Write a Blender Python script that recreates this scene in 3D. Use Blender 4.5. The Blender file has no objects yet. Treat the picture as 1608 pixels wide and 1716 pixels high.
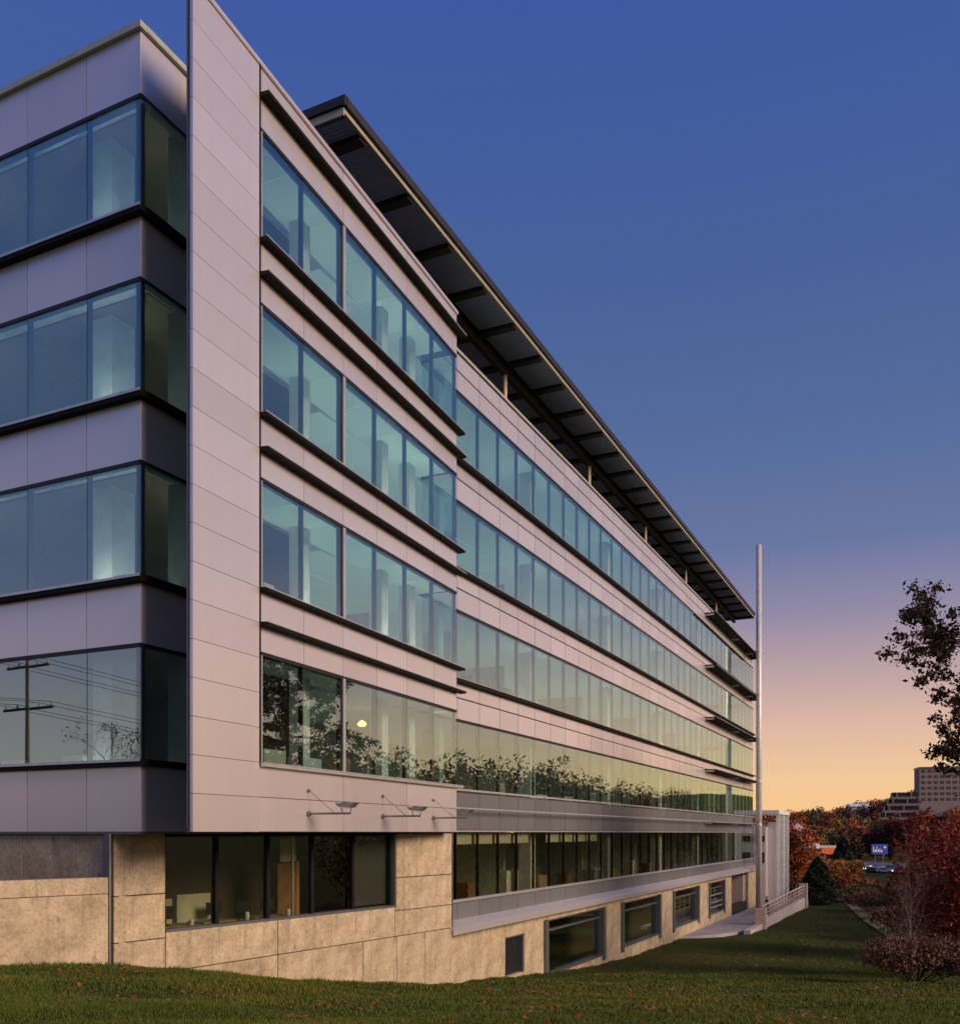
import bpy, bmesh, math, random
import numpy as np
from mathutils import Vector, Matrix

random.seed(7)
RNG = np.random.default_rng(11)
SC = bpy.context.scene
COL = SC.collection
R = math.radians

# ------------------------------------------------------------------ camera
# world: camera at the origin (z = 0 is eye level), looking along +Y, X to the right
cam_d = bpy.data.cameras.new('camera')
cam = bpy.data.objects.new('camera', cam_d)
COL.objects.link(cam)
cam.location = (0, 0, 0)
cam.rotation_euler = (R(90), 0, 0)
cam_d.sensor_fit = 'HORIZONTAL'
cam_d.sensor_width = 36.0
cam_d.lens = 36.0 * 1577.0 / 1608.0
cam_d.shift_y = 538.0 / 1608.0
cam_d.clip_start = 0.1
cam_d.clip_end = 6000
SC.camera = cam

# ------------------------------------------------------------------ sky and sun
SUN_AZ, SUN_EL = 123.0, 22.0
W = bpy.data.worlds.new('World')
SC.world = W
W.use_nodes = True
wn, wl = W.node_tree.nodes, W.node_tree.links
wn.clear()
out = wn.new('ShaderNodeOutputWorld')
bg = wn.new('ShaderNodeBackground')
bg.inputs['Strength'].default_value = 1.0
tc = wn.new('ShaderNodeTexCoord')
sep = wn.new('ShaderNodeSeparateXYZ')
ramp = wn.new('ShaderNodeValToRGB')


def s2l(c):
    return tuple(((v / 255) / 12.92 if v / 255 <= 0.04045 else ((v / 255 + 0.055) / 1.055) ** 2.4) for v in c)


SKY = [(0.0, (245, 188, 130)), (0.02, (247, 198, 140)), (0.053, (242, 200, 152)), (0.105, (222, 184, 164)), (0.156, (190, 163, 164)),
       (0.215, (147, 138, 165)), (0.28, (104, 118, 161)), (0.384, (84, 107, 155)), (0.51, (71, 97, 153)), (0.64, (63, 90, 158)),
       (0.78, (56, 80, 160)), (1.0, (42, 62, 140))]
cr = ramp.color_ramp
while len(cr.elements) < len(SKY):
    cr.elements.new(0.5)
for e, (p, c) in zip(cr.elements, SKY):
    e.position = p
    e.color = (*s2l(c), 1)
sky = wn.new('ShaderNodeTexSky')
sky.sky_type = 'NISHITA'
sky.sun_disc = False
sky.sun_elevation = R(3.0)
sky.sun_rotation = R(SUN_AZ)
sky.ozone_density = 3.0
mix = wn.new('ShaderNodeMix')
mix.data_type = 'RGBA'
mix.blend_type = 'ADD'
mix.inputs[0].default_value = 0.004
wl.new(tc.outputs['Generated'], sep.inputs[0])
wl.new(sep.outputs['Z'], ramp.inputs[0])
# away from the sunset the low sky is paler and rosier (the anti-twilight side)
SKY2 = [(0.0, (186, 176, 184)), (0.06, (196, 182, 186)), (0.12, (180, 170, 184)), (0.18, (148, 148, 180)), (0.26, (114, 128, 174)),
        (0.40, (88, 112, 166)), (0.55, (70, 99, 163)), (0.75, (57, 81, 161)), (1.0, (42, 62, 140))]
ramp2 = wn.new('ShaderNodeValToRGB')
while len(ramp2.color_ramp.elements) < len(SKY2):
    ramp2.color_ramp.elements.new(0.5)
for e, (p, c) in zip(ramp2.color_ramp.elements, SKY2):
    e.position = p
    e.color = (*s2l(c), 1)
wl.new(sep.outputs['Z'], ramp2.inputs[0])
dotn = wn.new('ShaderNodeVectorMath')
dotn.operation = 'DOT_PRODUCT'
dotn.inputs[1].default_value = (math.sin(R(50)), math.cos(R(50)), 0)
wl.new(tc.outputs['Generated'], dotn.inputs[0])
mr_ = wn.new('ShaderNodeMapRange')
mr_.interpolation_type = 'SMOOTHSTEP'
mr_.inputs['From Min'].default_value = -0.8
mr_.inputs['From Max'].default_value = 0.75
wl.new(dotn.outputs['Value'], mr_.inputs[0])
azm = wn.new('ShaderNodeMix')
azm.data_type = 'RGBA'
wl.new(mr_.outputs[0], azm.inputs[0])
wl.new(ramp2.outputs[0], azm.inputs[6])
wl.new(ramp.outputs[0], azm.inputs[7])
wl.new(azm.outputs[2], mix.inputs[6])
wl.new(sky.outputs[0], mix.inputs[7])
wl.new(mix.outputs[2], bg.inputs['Color'])
wl.new(bg.outputs[0], out.inputs[0])

sun_d = bpy.data.lights.new('sun', 'SUN')
sun_d.energy = 3.9
sun_d.angle = R(24)
sun_d.color = (1.0, 0.75, 0.57)
sun = bpy.data.objects.new('sun', sun_d)
COL.objects.link(sun)
sv = Vector((math.sin(R(SUN_AZ)) * math.cos(R(SUN_EL)), math.cos(R(SUN_AZ)) * math.cos(R(SUN_EL)), math.sin(R(SUN_EL))))
sun.rotation_euler = (-sv).to_track_quat('-Z', 'Y').to_euler()
sun.location = sv * 200

SC.view_settings.view_transform = 'Standard'
SC.view_settings.look = 'None'
SC.view_settings.exposure = 0.0
SC.view_settings.gamma = 1.0
SC.view_settings.use_curve_mapping = False
SC.render.engine = 'CYCLES'
SC.cycles.max_bounces = 8
SC.cycles.transparent_max_bounces = 16
SC.cycles.use_denoising = True

# ------------------------------------------------------------------ materials
MATS = {}


def new_mat(name):
    m = bpy.data.materials.new(name)
    m.use_nodes = True
    nt = m.node_tree
    b = nt.nodes['Principled BSDF']
    MATS[name] = m
    return m, nt, b


def setp(b, **k):
    for n, v in k.items():
        b.inputs[n.replace('_', ' ')].default_value = v


def noise(nt, scale, detail=4, rough=0.55, vec=None, mapscale=None):
    n = nt.nodes.new('ShaderNodeTexNoise')
    n.inputs['Scale'].default_value = scale
    n.inputs['Detail'].default_value = detail
    n.inputs['Roughness'].default_value = rough
    t = nt.nodes.new('ShaderNodeTexCoord')
    src = t.outputs[vec or 'Object']
    if mapscale:
        mp = nt.nodes.new('ShaderNodeMapping')
        mp.inputs['Scale'].default_value = mapscale
        nt.links.new(src, mp.inputs[0])
        src = mp.outputs[0]
    nt.links.new(src, n.inputs['Vector'])
    return n


def rampn(nt, fac, stops):
    r = nt.nodes.new('ShaderNodeValToRGB')
    while len(r.color_ramp.elements) < len(stops):
        r.color_ramp.elements.new(0.5)
    for e, (p, c) in zip(r.color_ramp.elements, stops):
        e.position = p
        e.color = (*c, 1) if len(c) == 3 else c
    nt.links.new(fac, r.inputs[0])
    return r


def mixc(nt, fac, a, b, mode='MIX'):
    m = nt.nodes.new('ShaderNodeMix')
    m.data_type = 'RGBA'
    m.blend_type = mode
    for sock, v in ((0, fac), (6, a), (7, b)):
        if hasattr(v, 'is_output'):
            nt.links.new(v, m.inputs[sock])
        elif sock == 0:
            m.inputs[0].default_value = v
        else:
            m.inputs[sock].default_value = (*v, 1)
    return m.outputs[2]


def bump(nt, b, height, strength=0.3, dist=0.02):
    n = nt.nodes.new('ShaderNodeBump')
    n.inputs['Strength'].default_value = strength
    n.inputs['Distance'].default_value = dist
    nt.links.new(height, n.inputs['Height'])
    nt.links.new(n.outputs[0], b.inputs['Normal'])


def plain(name, col, rough=0.5, metal=0.0, var=0.12, scale=3.0):
    m, nt, b = new_mat(name)
    n = noise(nt, scale, 5)
    lo = tuple(c * (1 - var) for c in col)
    hi = tuple(min(1, c * (1 + var)) for c in col)
    r = rampn(nt, n.outputs[0], [(0.3, lo), (0.7, hi)])
    nt.links.new(r.outputs[0], b.inputs['Base Color'])
    setp(b, Roughness=rough, Metallic=metal)
    return m


def panel_mat(name, col, rough, metal):
    """coated aluminium sheet: each panel a hair lighter or darker, faint oil-canning"""
    m, nt, b = new_mat(name)
    oi = nt.nodes.new('ShaderNodeObjectInfo')
    r = rampn(nt, oi.outputs['Random'], [(0, tuple(c * 0.93 for c in col)), (1, tuple(c * 1.06 for c in col))])
    st = noise(nt, 1.4, 6, 0.65, 'Object', (1.0, 1.0, 0.22))
    dirt = rampn(nt, st.outputs[0], [(0.35, (0.955, 0.95, 0.95)), (0.62, (1, 1, 1))])
    nt.links.new(mixc(nt, 1.0, r.outputs[0], dirt.outputs[0], 'MULTIPLY'), b.inputs['Base Color'])
    n2 = noise(nt, 0.8, 2)
    rr = nt.nodes.new('ShaderNodeMapRange')
    rr.inputs['To Min'].default_value = rough - 0.05
    rr.inputs['To Max'].default_value = rough + 0.07
    nt.links.new(st.outputs[0], rr.inputs[0])
    nt.links.new(rr.outputs[0], b.inputs['Roughness'])
    setp(b, Metallic=metal)
    bump(nt, b, n2.outputs[0], 0.12, 0.01)
    return m


panel_mat('panel', (0.78, 0.715, 0.70), 0.30, 0.58)
panel_mat('panel_grey', (0.22, 0.23, 0.235), 0.22, 0.35)
plain('alu', (0.60, 0.60, 0.58), 0.35, 0.6)
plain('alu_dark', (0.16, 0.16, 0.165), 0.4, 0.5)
plain('fin_dark', (0.014, 0.014, 0.014), 0.6, 0.0)
MATS['fin_dark'].node_tree.nodes['Principled BSDF'].inputs['Specular IOR Level'].default_value = 0.08
plain('gasket', (0.012, 0.012, 0.014), 0.5)
plain('coping', (0.42, 0.44, 0.36), 0.45, 0.3)
plain('fascia', (0.38, 0.36, 0.28), 0.5, 0.2)
plain('deck', (0.28, 0.34, 0.56), 0.6, 0.0)
_nt = MATS['deck'].node_tree
_w = _nt.nodes.new('ShaderNodeTexWave')
_w.inputs['Scale'].default_value = 2.2
_t = _nt.nodes.new('ShaderNodeTexCoord')
_nt.links.new(_t.outputs['Object'], _w.inputs['Vector'])
bump(_nt, _nt.nodes['Principled BSDF'], _w.outputs['Color'], 0.8, 0.05)
plain('steel_dark', (0.030, 0.028, 0.030), 0.55, 0.3)
plain('post_paint', (0.45, 0.38, 0.28), 0.5)
plain('int_white', (0.80, 0.80, 0.76), 0.7)
plain('int_wall', (0.62, 0.62, 0.57), 0.8)
plain('int_ceil', (0.60, 0.60, 0.58), 0.8)
plain('int_floor', (0.30, 0.28, 0.26), 0.7)
plain('furniture', (0.40, 0.28, 0.16), 0.6)
plain('blind', (0.66, 0.62, 0.50), 0.8)
plain('lamp_metal', (0.22, 0.21, 0.20), 0.4, 0.5)
plain('mast_paint', (0.60, 0.57, 0.55), 0.45, 0.2)
plain('roofing', (0.07, 0.07, 0.075), 0.9)
plain('paving', (0.30, 0.28, 0.29), 0.85, 0, 0.2, 1.2)
plain('rail_paint', (0.58, 0.42, 0.36), 0.5)
plain('door_wood', (0.26, 0.13, 0.06), 0.5, 0, 0.3)
plain('white_paint', (0.72, 0.71, 0.70), 0.5)
plain('asphalt', (0.34, 0.33, 0.35), 0.9)
plain('dry_path', (0.24, 0.17, 0.075), 1.0, 0, 0.3, 0.8)
plain('orange_sign', (0.72, 0.13, 0.03), 0.5)
plain('lit_edge_amber', (0.5, 0.22, 0.06), 0.5)
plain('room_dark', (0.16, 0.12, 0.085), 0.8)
plain('blue_sign', (0.03, 0.07, 0.42), 0.4)
plain('tyre', (0.02, 0.02, 0.02), 0.8)
plain('car_glass', (0.03, 0.035, 0.04), 0.1)
plain('wood_pole', (0.16, 0.11, 0.075), 0.9, 0, 0.3)
plain('cable', (0.02, 0.02, 0.02), 0.6)
plain('far_wall', (0.23, 0.175, 0.165), 0.8)
plain('far_stone', (0.48, 0.42, 0.40), 0.8)
for nm, c in (('car_white', (0.75, 0.75, 0.74)), ('car_silver', (0.45, 0.46, 0.48)), ('car_red', (0.4, 0.03, 0.03)),
              ('car_black', (0.03, 0.03, 0.035)), ('car_blue', (0.06, 0.1, 0.25))):
    plain(nm, c, 0.25, 0.2)


def emis(name, col, strength):
    m, nt, b = new_mat(name)
    setp(b, Base_Color=(*col, 1), Emission_Color=(*col, 1), Emission_Strength=strength)
    return m


emis('lamp_warm', (1.0, 0.66, 0.22), 3.2)
emis('street_glow', (1.0, 0.78, 0.30), 60.0)
for kk, es in enumerate((0.012, 0.14, 0.165, 0.175)):
    emis('luminous_%d' % kk, (0.86, 1.0, 0.90), es)
for kk, es in enumerate((9.0, 80.0, 90.0, 95.0)):
    emis('wash_%d' % kk, (0.96, 1.0, 0.84), es)
emis('headlight_glow', (1.0, 0.93, 0.72), 5.0)


def glass_mat(name, tint, through, base):
    """coated glass: mirror share grows with the angle, the rest is tinted see-through"""
    m = bpy.data.materials.new(name)
    m.use_nodes = True
    nt = m.node_tree
    nt.nodes.clear()
    o = nt.nodes.new('ShaderNodeOutputMaterial')
    g = nt.nodes.new('ShaderNodeBsdfGlossy')
    g.inputs['Color'].default_value = (*tint, 1)
    g.inputs['Roughness'].default_value = 0.0
    t = nt.nodes.new('ShaderNodeBsdfTransparent')
    t.inputs['Color'].default_value = (*through, 1)
    lw = nt.nodes.new('ShaderNodeLayerWeight')      # Schlick: same from both sides of the sheet
    lw.inputs['Blend'].default_value = 0.5
    fr = nt.nodes.new('ShaderNodeMath')
    fr.operation = 'POWER'
    fr.inputs[1].default_value = 4.0
    nt.links.new(lw.outputs['Facing'], fr.inputs[0])
    mr = nt.nodes.new('ShaderNodeMapRange')
    mr.inputs['To Min'].default_value = base
    mr.inputs['To Max'].default_value = 1.0
    nt.links.new(fr.outputs[0], mr.inputs[0])
    n = nt.nodes.new('ShaderNodeTexNoise')
    n.inputs['Scale'].default_value = 0.45
    n.inputs['Detail'].default_value = 1.0
    tcn = nt.nodes.new('ShaderNodeTexCoord')
    nt.links.new(tcn.outputs['Object'], n.inputs['Vector'])
    bp = nt.nodes.new('ShaderNodeBump')
    bp.inputs['Strength'].default_value = 0.10
    bp.inputs['Distance'].default_value = 0.006
    nt.links.new(n.outputs[0], bp.inputs['Height'])
    nt.links.new(bp.outputs[0], g.inputs['Normal'])
    mx = nt.nodes.new('ShaderNodeMixShader')
    nt.links.new(mr.outputs[0], mx.inputs[0])
    nt.links.new(t.outputs[0], mx.inputs[1])
    nt.links.new(g.outputs[0], mx.inputs[2])
    nt.links.new(mx.outputs[0], o.inputs[0])
    MATS[name] = m


glass_mat('glass', (0.84, 0.98, 0.92), (0.84, 0.93, 0.90), 0.27)
glass_mat('glass_low', (0.74, 0.82, 0.74), (0.84, 0.86, 0.78), 0.12)

# concrete: cast boards, streaks, tie holes
m, nt, b = new_mat('concrete')
n1 = noise(nt, 1.3, 10, 0.72)
n2 = noise(nt, 3.4, 8, 0.7, 'Object', (1.0, 1.0, 0.12))
n3 = noise(nt, 14, 4, 0.6)
n4 = noise(nt, 3.2, 3, 0.5)
c1 = rampn(nt, n1.outputs[0], [(0.30, (0.25, 0.195, 0.118)), (0.47, (0.42, 0.335, 0.215)), (0.56, (0.49, 0.395, 0.255)), (0.72, (0.60, 0.49, 0.335))])
c2 = rampn(nt, n2.outputs[0], [(0.30, (0.50, 0.48, 0.46)), (0.46, (0.96, 0.96, 0.96)), (0.7, (1.05, 1.05, 1.05))])
c3 = rampn(nt, n3.outputs[0], [(0.30, (0.55, 0.53, 0.5)), (0.48, (0.95, 0.95, 0.95)), (0.65, (1.12, 1.12, 1.12))])
c4 = rampn(nt, n4.outputs[0], [(0.24, (0.45, 0.42, 0.40)), (0.33, (1, 1, 1))])
x = mixc(nt, 1.0, c1.outputs[0], c2.outputs[0], 'MULTIPLY')
x = mixc(nt, 0.7, x, c3.outputs[0], 'MULTIPLY')
x = mixc(nt, 0.7, x, c4.outputs[0], 'MULTIPLY')
nt.links.new(x, b.inputs['Base Color'])
setp(b, Roughness=0.85)
bump(nt, b, n3.outputs[0], 0.35, 0.02)

# lawn soil / turf under the blades
m, nt, b = new_mat('turf')
n1 = noise(nt, 0.12, 8, 0.65)
n2 = noise(nt, 2.5, 6, 0.7)
c1 = rampn(nt, n1.outputs[0], [(0.32, (0.036, 0.048, 0.007)), (0.5, (0.044, 0.062, 0.008)), (0.7, (0.092, 0.072, 0.016))])
c2 = rampn(nt, n2.outputs[0], [(0.3, (0.55, 0.55, 0.5)), (0.7, (1.25, 1.2, 1.1))])
nt.links.new(mixc(nt, 1.0, c1.outputs[0], c2.outputs[0], 'MULTIPLY'), b.inputs['Base Color'])
setp(b, Roughness=1.0)
b.inputs['Specular IOR Level'].default_value = 0.1
bump(nt, b, n2.outputs[0], 0.6, 0.05)


def leaf_mat(name, cols, rough=0.6):
    m, nt, b = new_mat(name)
    g = nt.nodes.new('ShaderNodeNewGeometry')
    k = len(cols) - 1
    r = rampn(nt, g.outputs['Random Per Island'], [(i / max(1, k), c) for i, c in enumerate(cols)])
    nt.links.new(r.outputs[0], b.inputs['Base Color'])
    setp(b, Roughness=rough)
    b.inputs['Specular IOR Level'].default_value = 0.2
    return m


leaf_mat('grass_blade', [(0.046, 0.078, 0.007), (0.074, 0.108, 0.010), (0.140, 0.116, 0.018)])
_nt = MATS['grass_blade'].node_tree
_b = _nt.nodes['Principled BSDF']
_src = _b.inputs['Base Color'].links[0].from_socket
_n = noise(_nt, 0.35, 6, 0.65)
_r = rampn(_nt, _n.outputs[0], [(0.35, (0.75, 0.85, 0.7)), (0.52, (1.0, 1.0, 1.0)), (0.68, (1.7, 1.25, 0.9))])
_nt.links.new(mixc(_nt, 1.0, _src, _r.outputs[0], 'MULTIPLY'), _b.inputs['Base Color'])
leaf_mat('fallen_leaf', [(0.22, 0.045, 0.02), (0.30, 0.10, 0.03), (0.16, 0.03, 0.02), (0.28, 0.17, 0.05)])
leaf_mat('leaf_oak', [(0.035, 0.030, 0.016), (0.06, 0.035, 0.018), (0.09, 0.035, 0.02), (0.03, 0.04, 0.02)])
leaf_mat('leaf_red', [(0.12, 0.014, 0.012), (0.18, 0.025, 0.016), (0.08, 0.012, 0.012), (0.15, 0.04, 0.02)])
leaf_mat('leaf_rust', [(0.40, 0.085, 0.028), (0.50, 0.16, 0.04), (0.28, 0.06, 0.025), (0.34, 0.16, 0.05)])
leaf_mat('leaf_amber', [(0.48, 0.21, 0.04), (0.40, 0.14, 0.03), (0.26, 0.15, 0.04), (0.52, 0.28, 0.07)])
leaf_mat('leaf_olive', [(0.12, 0.125, 0.03), (0.20, 0.16, 0.04), (0.09, 0.095, 0.03), (0.26, 0.15, 0.04)])
leaf_mat('leaf_ever', [(0.016, 0.030, 0.012), (0.026, 0.042, 0.016), (0.012, 0.022, 0.010)])
leaf_mat('leaf_brown', [(0.10, 0.055, 0.033), (0.15, 0.07, 0.04), (0.075, 0.045, 0.03)])
plain('bark', (0.055, 0.042, 0.034), 0.95, 0, 0.35, 6)
plain('bark_grey', (0.15, 0.105, 0.09), 0.95, 0, 0.3, 6)

# ------------------------------------------------------------------ builders
WM = {}      # object -> world matrix
MCACHE = {}
I4 = Matrix.Identity(4)


def link(name, data, parent=None, mw=I4, label=None, cat=None, group=None, kind=None):
    o = bpy.data.objects.new(name, data)
    COL.objects.link(o)
    WM[o] = mw.copy()
    o.matrix_basis = mw
    if parent:
        o.parent = parent
        o.matrix_parent_inverse = WM[parent].inverted()
    if label:
        o['label'] = label
    if cat:
        o['category'] = cat
    if group:
        o['group'] = group
    if kind:
        o['kind'] = kind
    return o


def thing(name, label, cat, loc=(0, 0, 0), group=None):
    return link(name, None, None, Matrix.Translation(loc), label, cat, group)


def mesh_from(verts, faces, mat, smooth=False):
    me = bpy.data.meshes.new('m')
    me.from_pydata([tuple(v) for v in verts], [], faces)
    if mat:
        me.materials.append(MATS[mat])
    if smooth:
        me.shade_smooth()
    me.update()
    return me


CUBE_F = [(0, 3, 2, 1), (4, 5, 6, 7), (0, 1, 5, 4), (1, 2, 6, 5), (2, 3, 7, 6), (3, 0, 4, 7)]


class Frame:
    def __init__(s, o, d, n):
        s.o, s.d, s.n = Vector((*o, 0)), Vector((*d, 0)).normalized(), Vector((*n, 0)).normalized()
        y = Vector((0, 0, 1)).cross(s.d)
        s.rot = Matrix(((s.d.x, y.x, 0, 0), (s.d.y, y.y, 0, 0), (0, 0, 1, 0), (0, 0, 0, 1)))

    def p(s, a, o, z):
        v = s.o + s.d * a + s.n * o
        return Vector((v.x, v.y, z))


class MB:
    """collects boxes, tubes, prisms into one mesh in world coordinates"""

    def __init__(s):
        s.v, s.f = [], []

    def box(s, fr, a0, a1, o0, o1, z0, z1):
        b = len(s.v)
        for z in (z0, z1):
            for a, o in ((a0, o0), (a1, o0), (a1, o1), (a0, o1)):
                s.v.append(fr.p(a, o, z))
        s.f += [tuple(b + i for i in f) for f in CUBE_F]
        return s

    def poly(s, pts, z0, z1):
        b, n = len(s.v), len(pts)
        s.v += [Vector((p[0], p[1], z0)) for p in pts] + [Vector((p[0], p[1], z1)) for p in pts]
        s.f += [tuple(b + i for i in range(n))[::-1], tuple(b + n + i for i in range(n))]
        s.f += [(b + i, b + (i + 1) % n, b + n + (i + 1) % n, b + n + i) for i in range(n)]
        return s

    def profile(s, fr, a0, a1, prof):
        b, n = len(s.v), len(prof)
        s.v += [fr.p(a0, o, z) for o, z in prof] + [fr.p(a1, o, z) for o, z in prof]
        s.f += [tuple(b + i for i in range(n))[::-1], tuple(b + n + i for i in range(n))]
        s.f += [(b + i, b + (i + 1) % n, b + n + (i + 1) % n, b + n + i) for i in range(n)]
        return s

    def tube(s, p0, p1, r0, r1=None, k=8, caps=True):
        r1 = r0 if r1 is None else r1
        p0, p1 = Vector(p0), Vector(p1)
        d = p1 - p0
        if d.length < 1e-6:
            return s
        d.normalize()
        u = d.orthogonal().normalized()
        w = d.cross(u)
        b = len(s.v)
        for p, r in ((p0, r0), (p1, r1)):
            for i in range(k):
                a = 2 * math.pi * i / k
                s.v.append(p + (u * math.cos(a) + w * math.sin(a)) * r)
        s.f += [(b + i, b + (i + 1) % k, b + k + (i + 1) % k, b + k + i) for i in range(k)]
        if caps:
            s.f += [tuple(b + i for i in range(k))[::-1], tuple(b + k + i for i in range(k))]
        return s

    def lathe(s, base, prof, k=12):
        b = len(s.v)
        base = Vector(base)
        for r, z in prof:
            for i in range(k):
                a = 2 * math.pi * i / k
                s.v.append(base + Vector((r * math.cos(a), r * math.sin(a), z)))
        for j in range(len(prof) - 1):
            s.f += [(b + j * k + i, b + j * k + (i + 1) % k, b + (j + 1) * k + (i + 1) % k, b + (j + 1) * k + i) for i in range(k)]
        s.f += [tuple(b + i for i in range(k))[::-1], tuple(b + (len(prof) - 1) * k + i for i in range(k))]
        return s

    def build(s, name, mat, parent=None, smooth=False, **k):
        # object origin at the mesh's own centre of base
        xs = [v.x for v in s.v]; ys = [v.y for v in s.v]; zs = [v.z for v in s.v]
        c = Vector(((min(xs) + max(xs)) / 2, (min(ys) + max(ys)) / 2, min(zs)))
        me = mesh_from([v - c for v in s.v], s.f, mat, smooth)
        bm = bmesh.new(); bm.from_mesh(me)
        bmesh.ops.recalc_face_normals(bm, faces=bm.faces)
        bm.to_mesh(me); bm.free()
        return link(name, me, parent, Matrix.Translation(c), **k)


def fbox(name, fr, a0, a1, o0, o1, z0, z1, mat, parent, tilt=0.0, bev=0.0, **k):
    """one box piece; alike pieces share mesh data"""
    w, d, h = a1 - a0, abs(o1 - o0), z1 - z0
    key = (round(w, 3), round(d, 3), round(h, 3), mat, bev)
    if key not in MCACHE:
        v = [(x, y, z) for z in (-h / 2, h / 2) for x, y in ((-w / 2, -d / 2), (w / 2, -d / 2), (w / 2, d / 2), (-w / 2, d / 2))]
        me = mesh_from(v, CUBE_F, mat)
        if bev:
            bm = bmesh.new(); bm.from_mesh(me)
            bmesh.ops.bevel(bm, geom=bm.edges[:], offset=bev, segments=1, affect='EDGES')
            bm.to_mesh(me); bm.free()
        MCACHE[key] = me
    mw = Matrix.Translation(fr.p((a0 + a1) / 2, (o0 + o1) / 2, (z0 + z1) / 2)) @ fr.rot
    if tilt:
        mw = mw @ Matrix.Rotation(R(random.gauss(0, tilt)), 4, 'Z') @ Matrix.Rotation(R(random.gauss(0, tilt)), 4, 'X')
    return link(name, MCACHE[key], parent, mw, **k)


# ------------------------------------------------------------------ plan of the building
DX, DY = 0.4305, 0.9026
A = (-0.868, 36.0)
F = Frame(A, (DX, DY), (DY, -DX))                      # long street front
LC = (-7.777, 21.555)
L = Frame(LC, (-DY, DX), (-DX, -DY))                   # short end front
B0, B1 = (-6.205, 20.30), (-0.826, 33.39)
bd = Vector((B1[0] - B0[0], B1[1] - B0[1])).normalized()
B = Frame(B0, (bd.x, bd.y), (bd.y, -bd.x))             # angled bay standing proud of the front
BL = 14.15
CF = Frame((-8.56, 22.0), (0.529, 0.8486), (0.8486, -0.529))   # concrete wall under the bay
MODULE = 1.97
NM = 34
HEAD = [4.27 + 4.2 * k for k in range(4)]
SILL = [1.70 + 4.2 * k for k in range(4)]
TOP = 18.42


# ------------------------------------------------------------------ terrain
GY = np.array([-400, -30, 0, 8, 22, 27, 35, 43, 51.5, 63, 79, 100, 130, 220, 420, 700, 3000], float)
GZ = np.array([-1.2, -1.6, -1.7, -1.8, -3.1, -3.95, -5.3, -6.56, -7.25, -7.5, -7.8, -8.0, -8.6, -11, -11, -8, -2], float)


def ground(x, y):
    x = np.asarray(x, float); y = np.asarray(y, float)
    z = np.interp(y, GY, GZ)
    for dy in (-2.5, 2.5):
        z = z + np.interp(y + dy, GY, GZ)
    z = z / 3
    near = np.clip((36 - y) / 20, 0, 1)
    z = z + near * np.clip(-x, -8, 12) * 0.012
    z = z - np.interp(y, [8, 14, 24, 34, 42], [0, .35, .75, .35, 0]) * np.clip((x + 9) / 7, 0, 1)
    # right of the walk the lawn dips toward the hedge line
    z = z - np.clip((x - 0.36 * y - 4) / 30, 0, 1) * np.clip((y - 20) / 30, 0, 1) * 0.5
    amp = np.clip((y + 60) / 60, 0, 1)
    z = z + amp * (0.05 * np.sin(x * 0.55 + y * 0.21) * np.sin(y * 0.37) + 0.03 * np.sin(x * 1.3 - y * 0.9))
    return z


def gz(x, y):
    return float(ground(x, y))


def axis(lo, fine0, fine1, hi, step, coarse):
    a = list(np.arange(fine0, fine1 + 1e-6, step))
    left, s, v = [], step, fine0
    while v > lo:
        s *= coarse; v -= s; left.append(v)
    right, s, v = [], step, fine1
    while v < hi:
        s *= coarse; v += s; right.append(v)
    return np.array(left[::-1] + a + right)


gx = axis(-2500, -14, 50, 2500, 1.0, 1.18)
gy = axis(-400, 0, 110, 4000, 1.0, 1.18)
GXX, GYY = np.meshgrid(gx, gy)
GZZ = ground(GXX, GYY)
nx, ny = len(gx), len(gy)
vv = np.stack([GXX.ravel(), GYY.ravel(), GZZ.ravel()], 1)
ff = [(j * nx + i, j * nx + i + 1, (j + 1) * nx + i + 1, (j + 1) * nx + i) for j in range(ny - 1) for i in range(nx - 1)]
gme = mesh_from(vv, ff, 'turf', True)
link('ground', gme, kind='structure', label='sloping lawn and ground reaching to the horizon')


def quads_mesh(c, u, v, mat):
    """N leaf-like quads: centres c, half axes u, v (N,3)"""
    n = len(c)
    P = np.empty((n, 4, 3), np.float32)
    P[:, 0] = c - u; P[:, 1] = c + v * 0.8 ; P[:, 2] = c + u; P[:, 3] = c - v * 0.8
    me = bpy.data.meshes.new('m')
    me.vertices.add(n * 4)
    me.vertices.foreach_set('co', P.ravel())
    me.loops.add(n * 4)
    me.loops.foreach_set('vertex_index', np.arange(n * 4, dtype=np.int32))
    me.polygons.add(n)
    me.polygons.foreach_set('loop_start', np.arange(0, n * 4, 4, dtype=np.int32))
    me.materials.append(MATS[mat])
    me.update(calc_edges=True)
    return me


def rand_unit(n):
    v = RNG.normal(size=(n, 3))
    return v / np.linalg.norm(v, axis=1, keepdims=True)


def leaves(name, c, size, mat, parent=None, origin=(0, 0, 0), **k):
    c = np.asarray(c, float) - np.array(origin)
    n = len(c)
    u = rand_unit(n)
    w = rand_unit(n)
    v = np.cross(u, w)
    v /= np.linalg.norm(v, axis=1, keepdims=True) + 1e-9
    s = size * RNG.uniform(0.6, 1.35, (n, 1))
    return link(name, quads_mesh(c, u * s, v * s * 0.6, mat), parent, Matrix.Translation(origin), **k)


# grass blades: triangles, one joined mass
def blades(n, ylo, yhi, h, w, keep=None):
    y = np.sqrt(RNG.uniform(ylo ** 2, yhi ** 2, n))
    x = RNG.uniform(-0.56, 0.60, n) * y
    z = ground(x, y)
    return x, y, z, h, w


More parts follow.
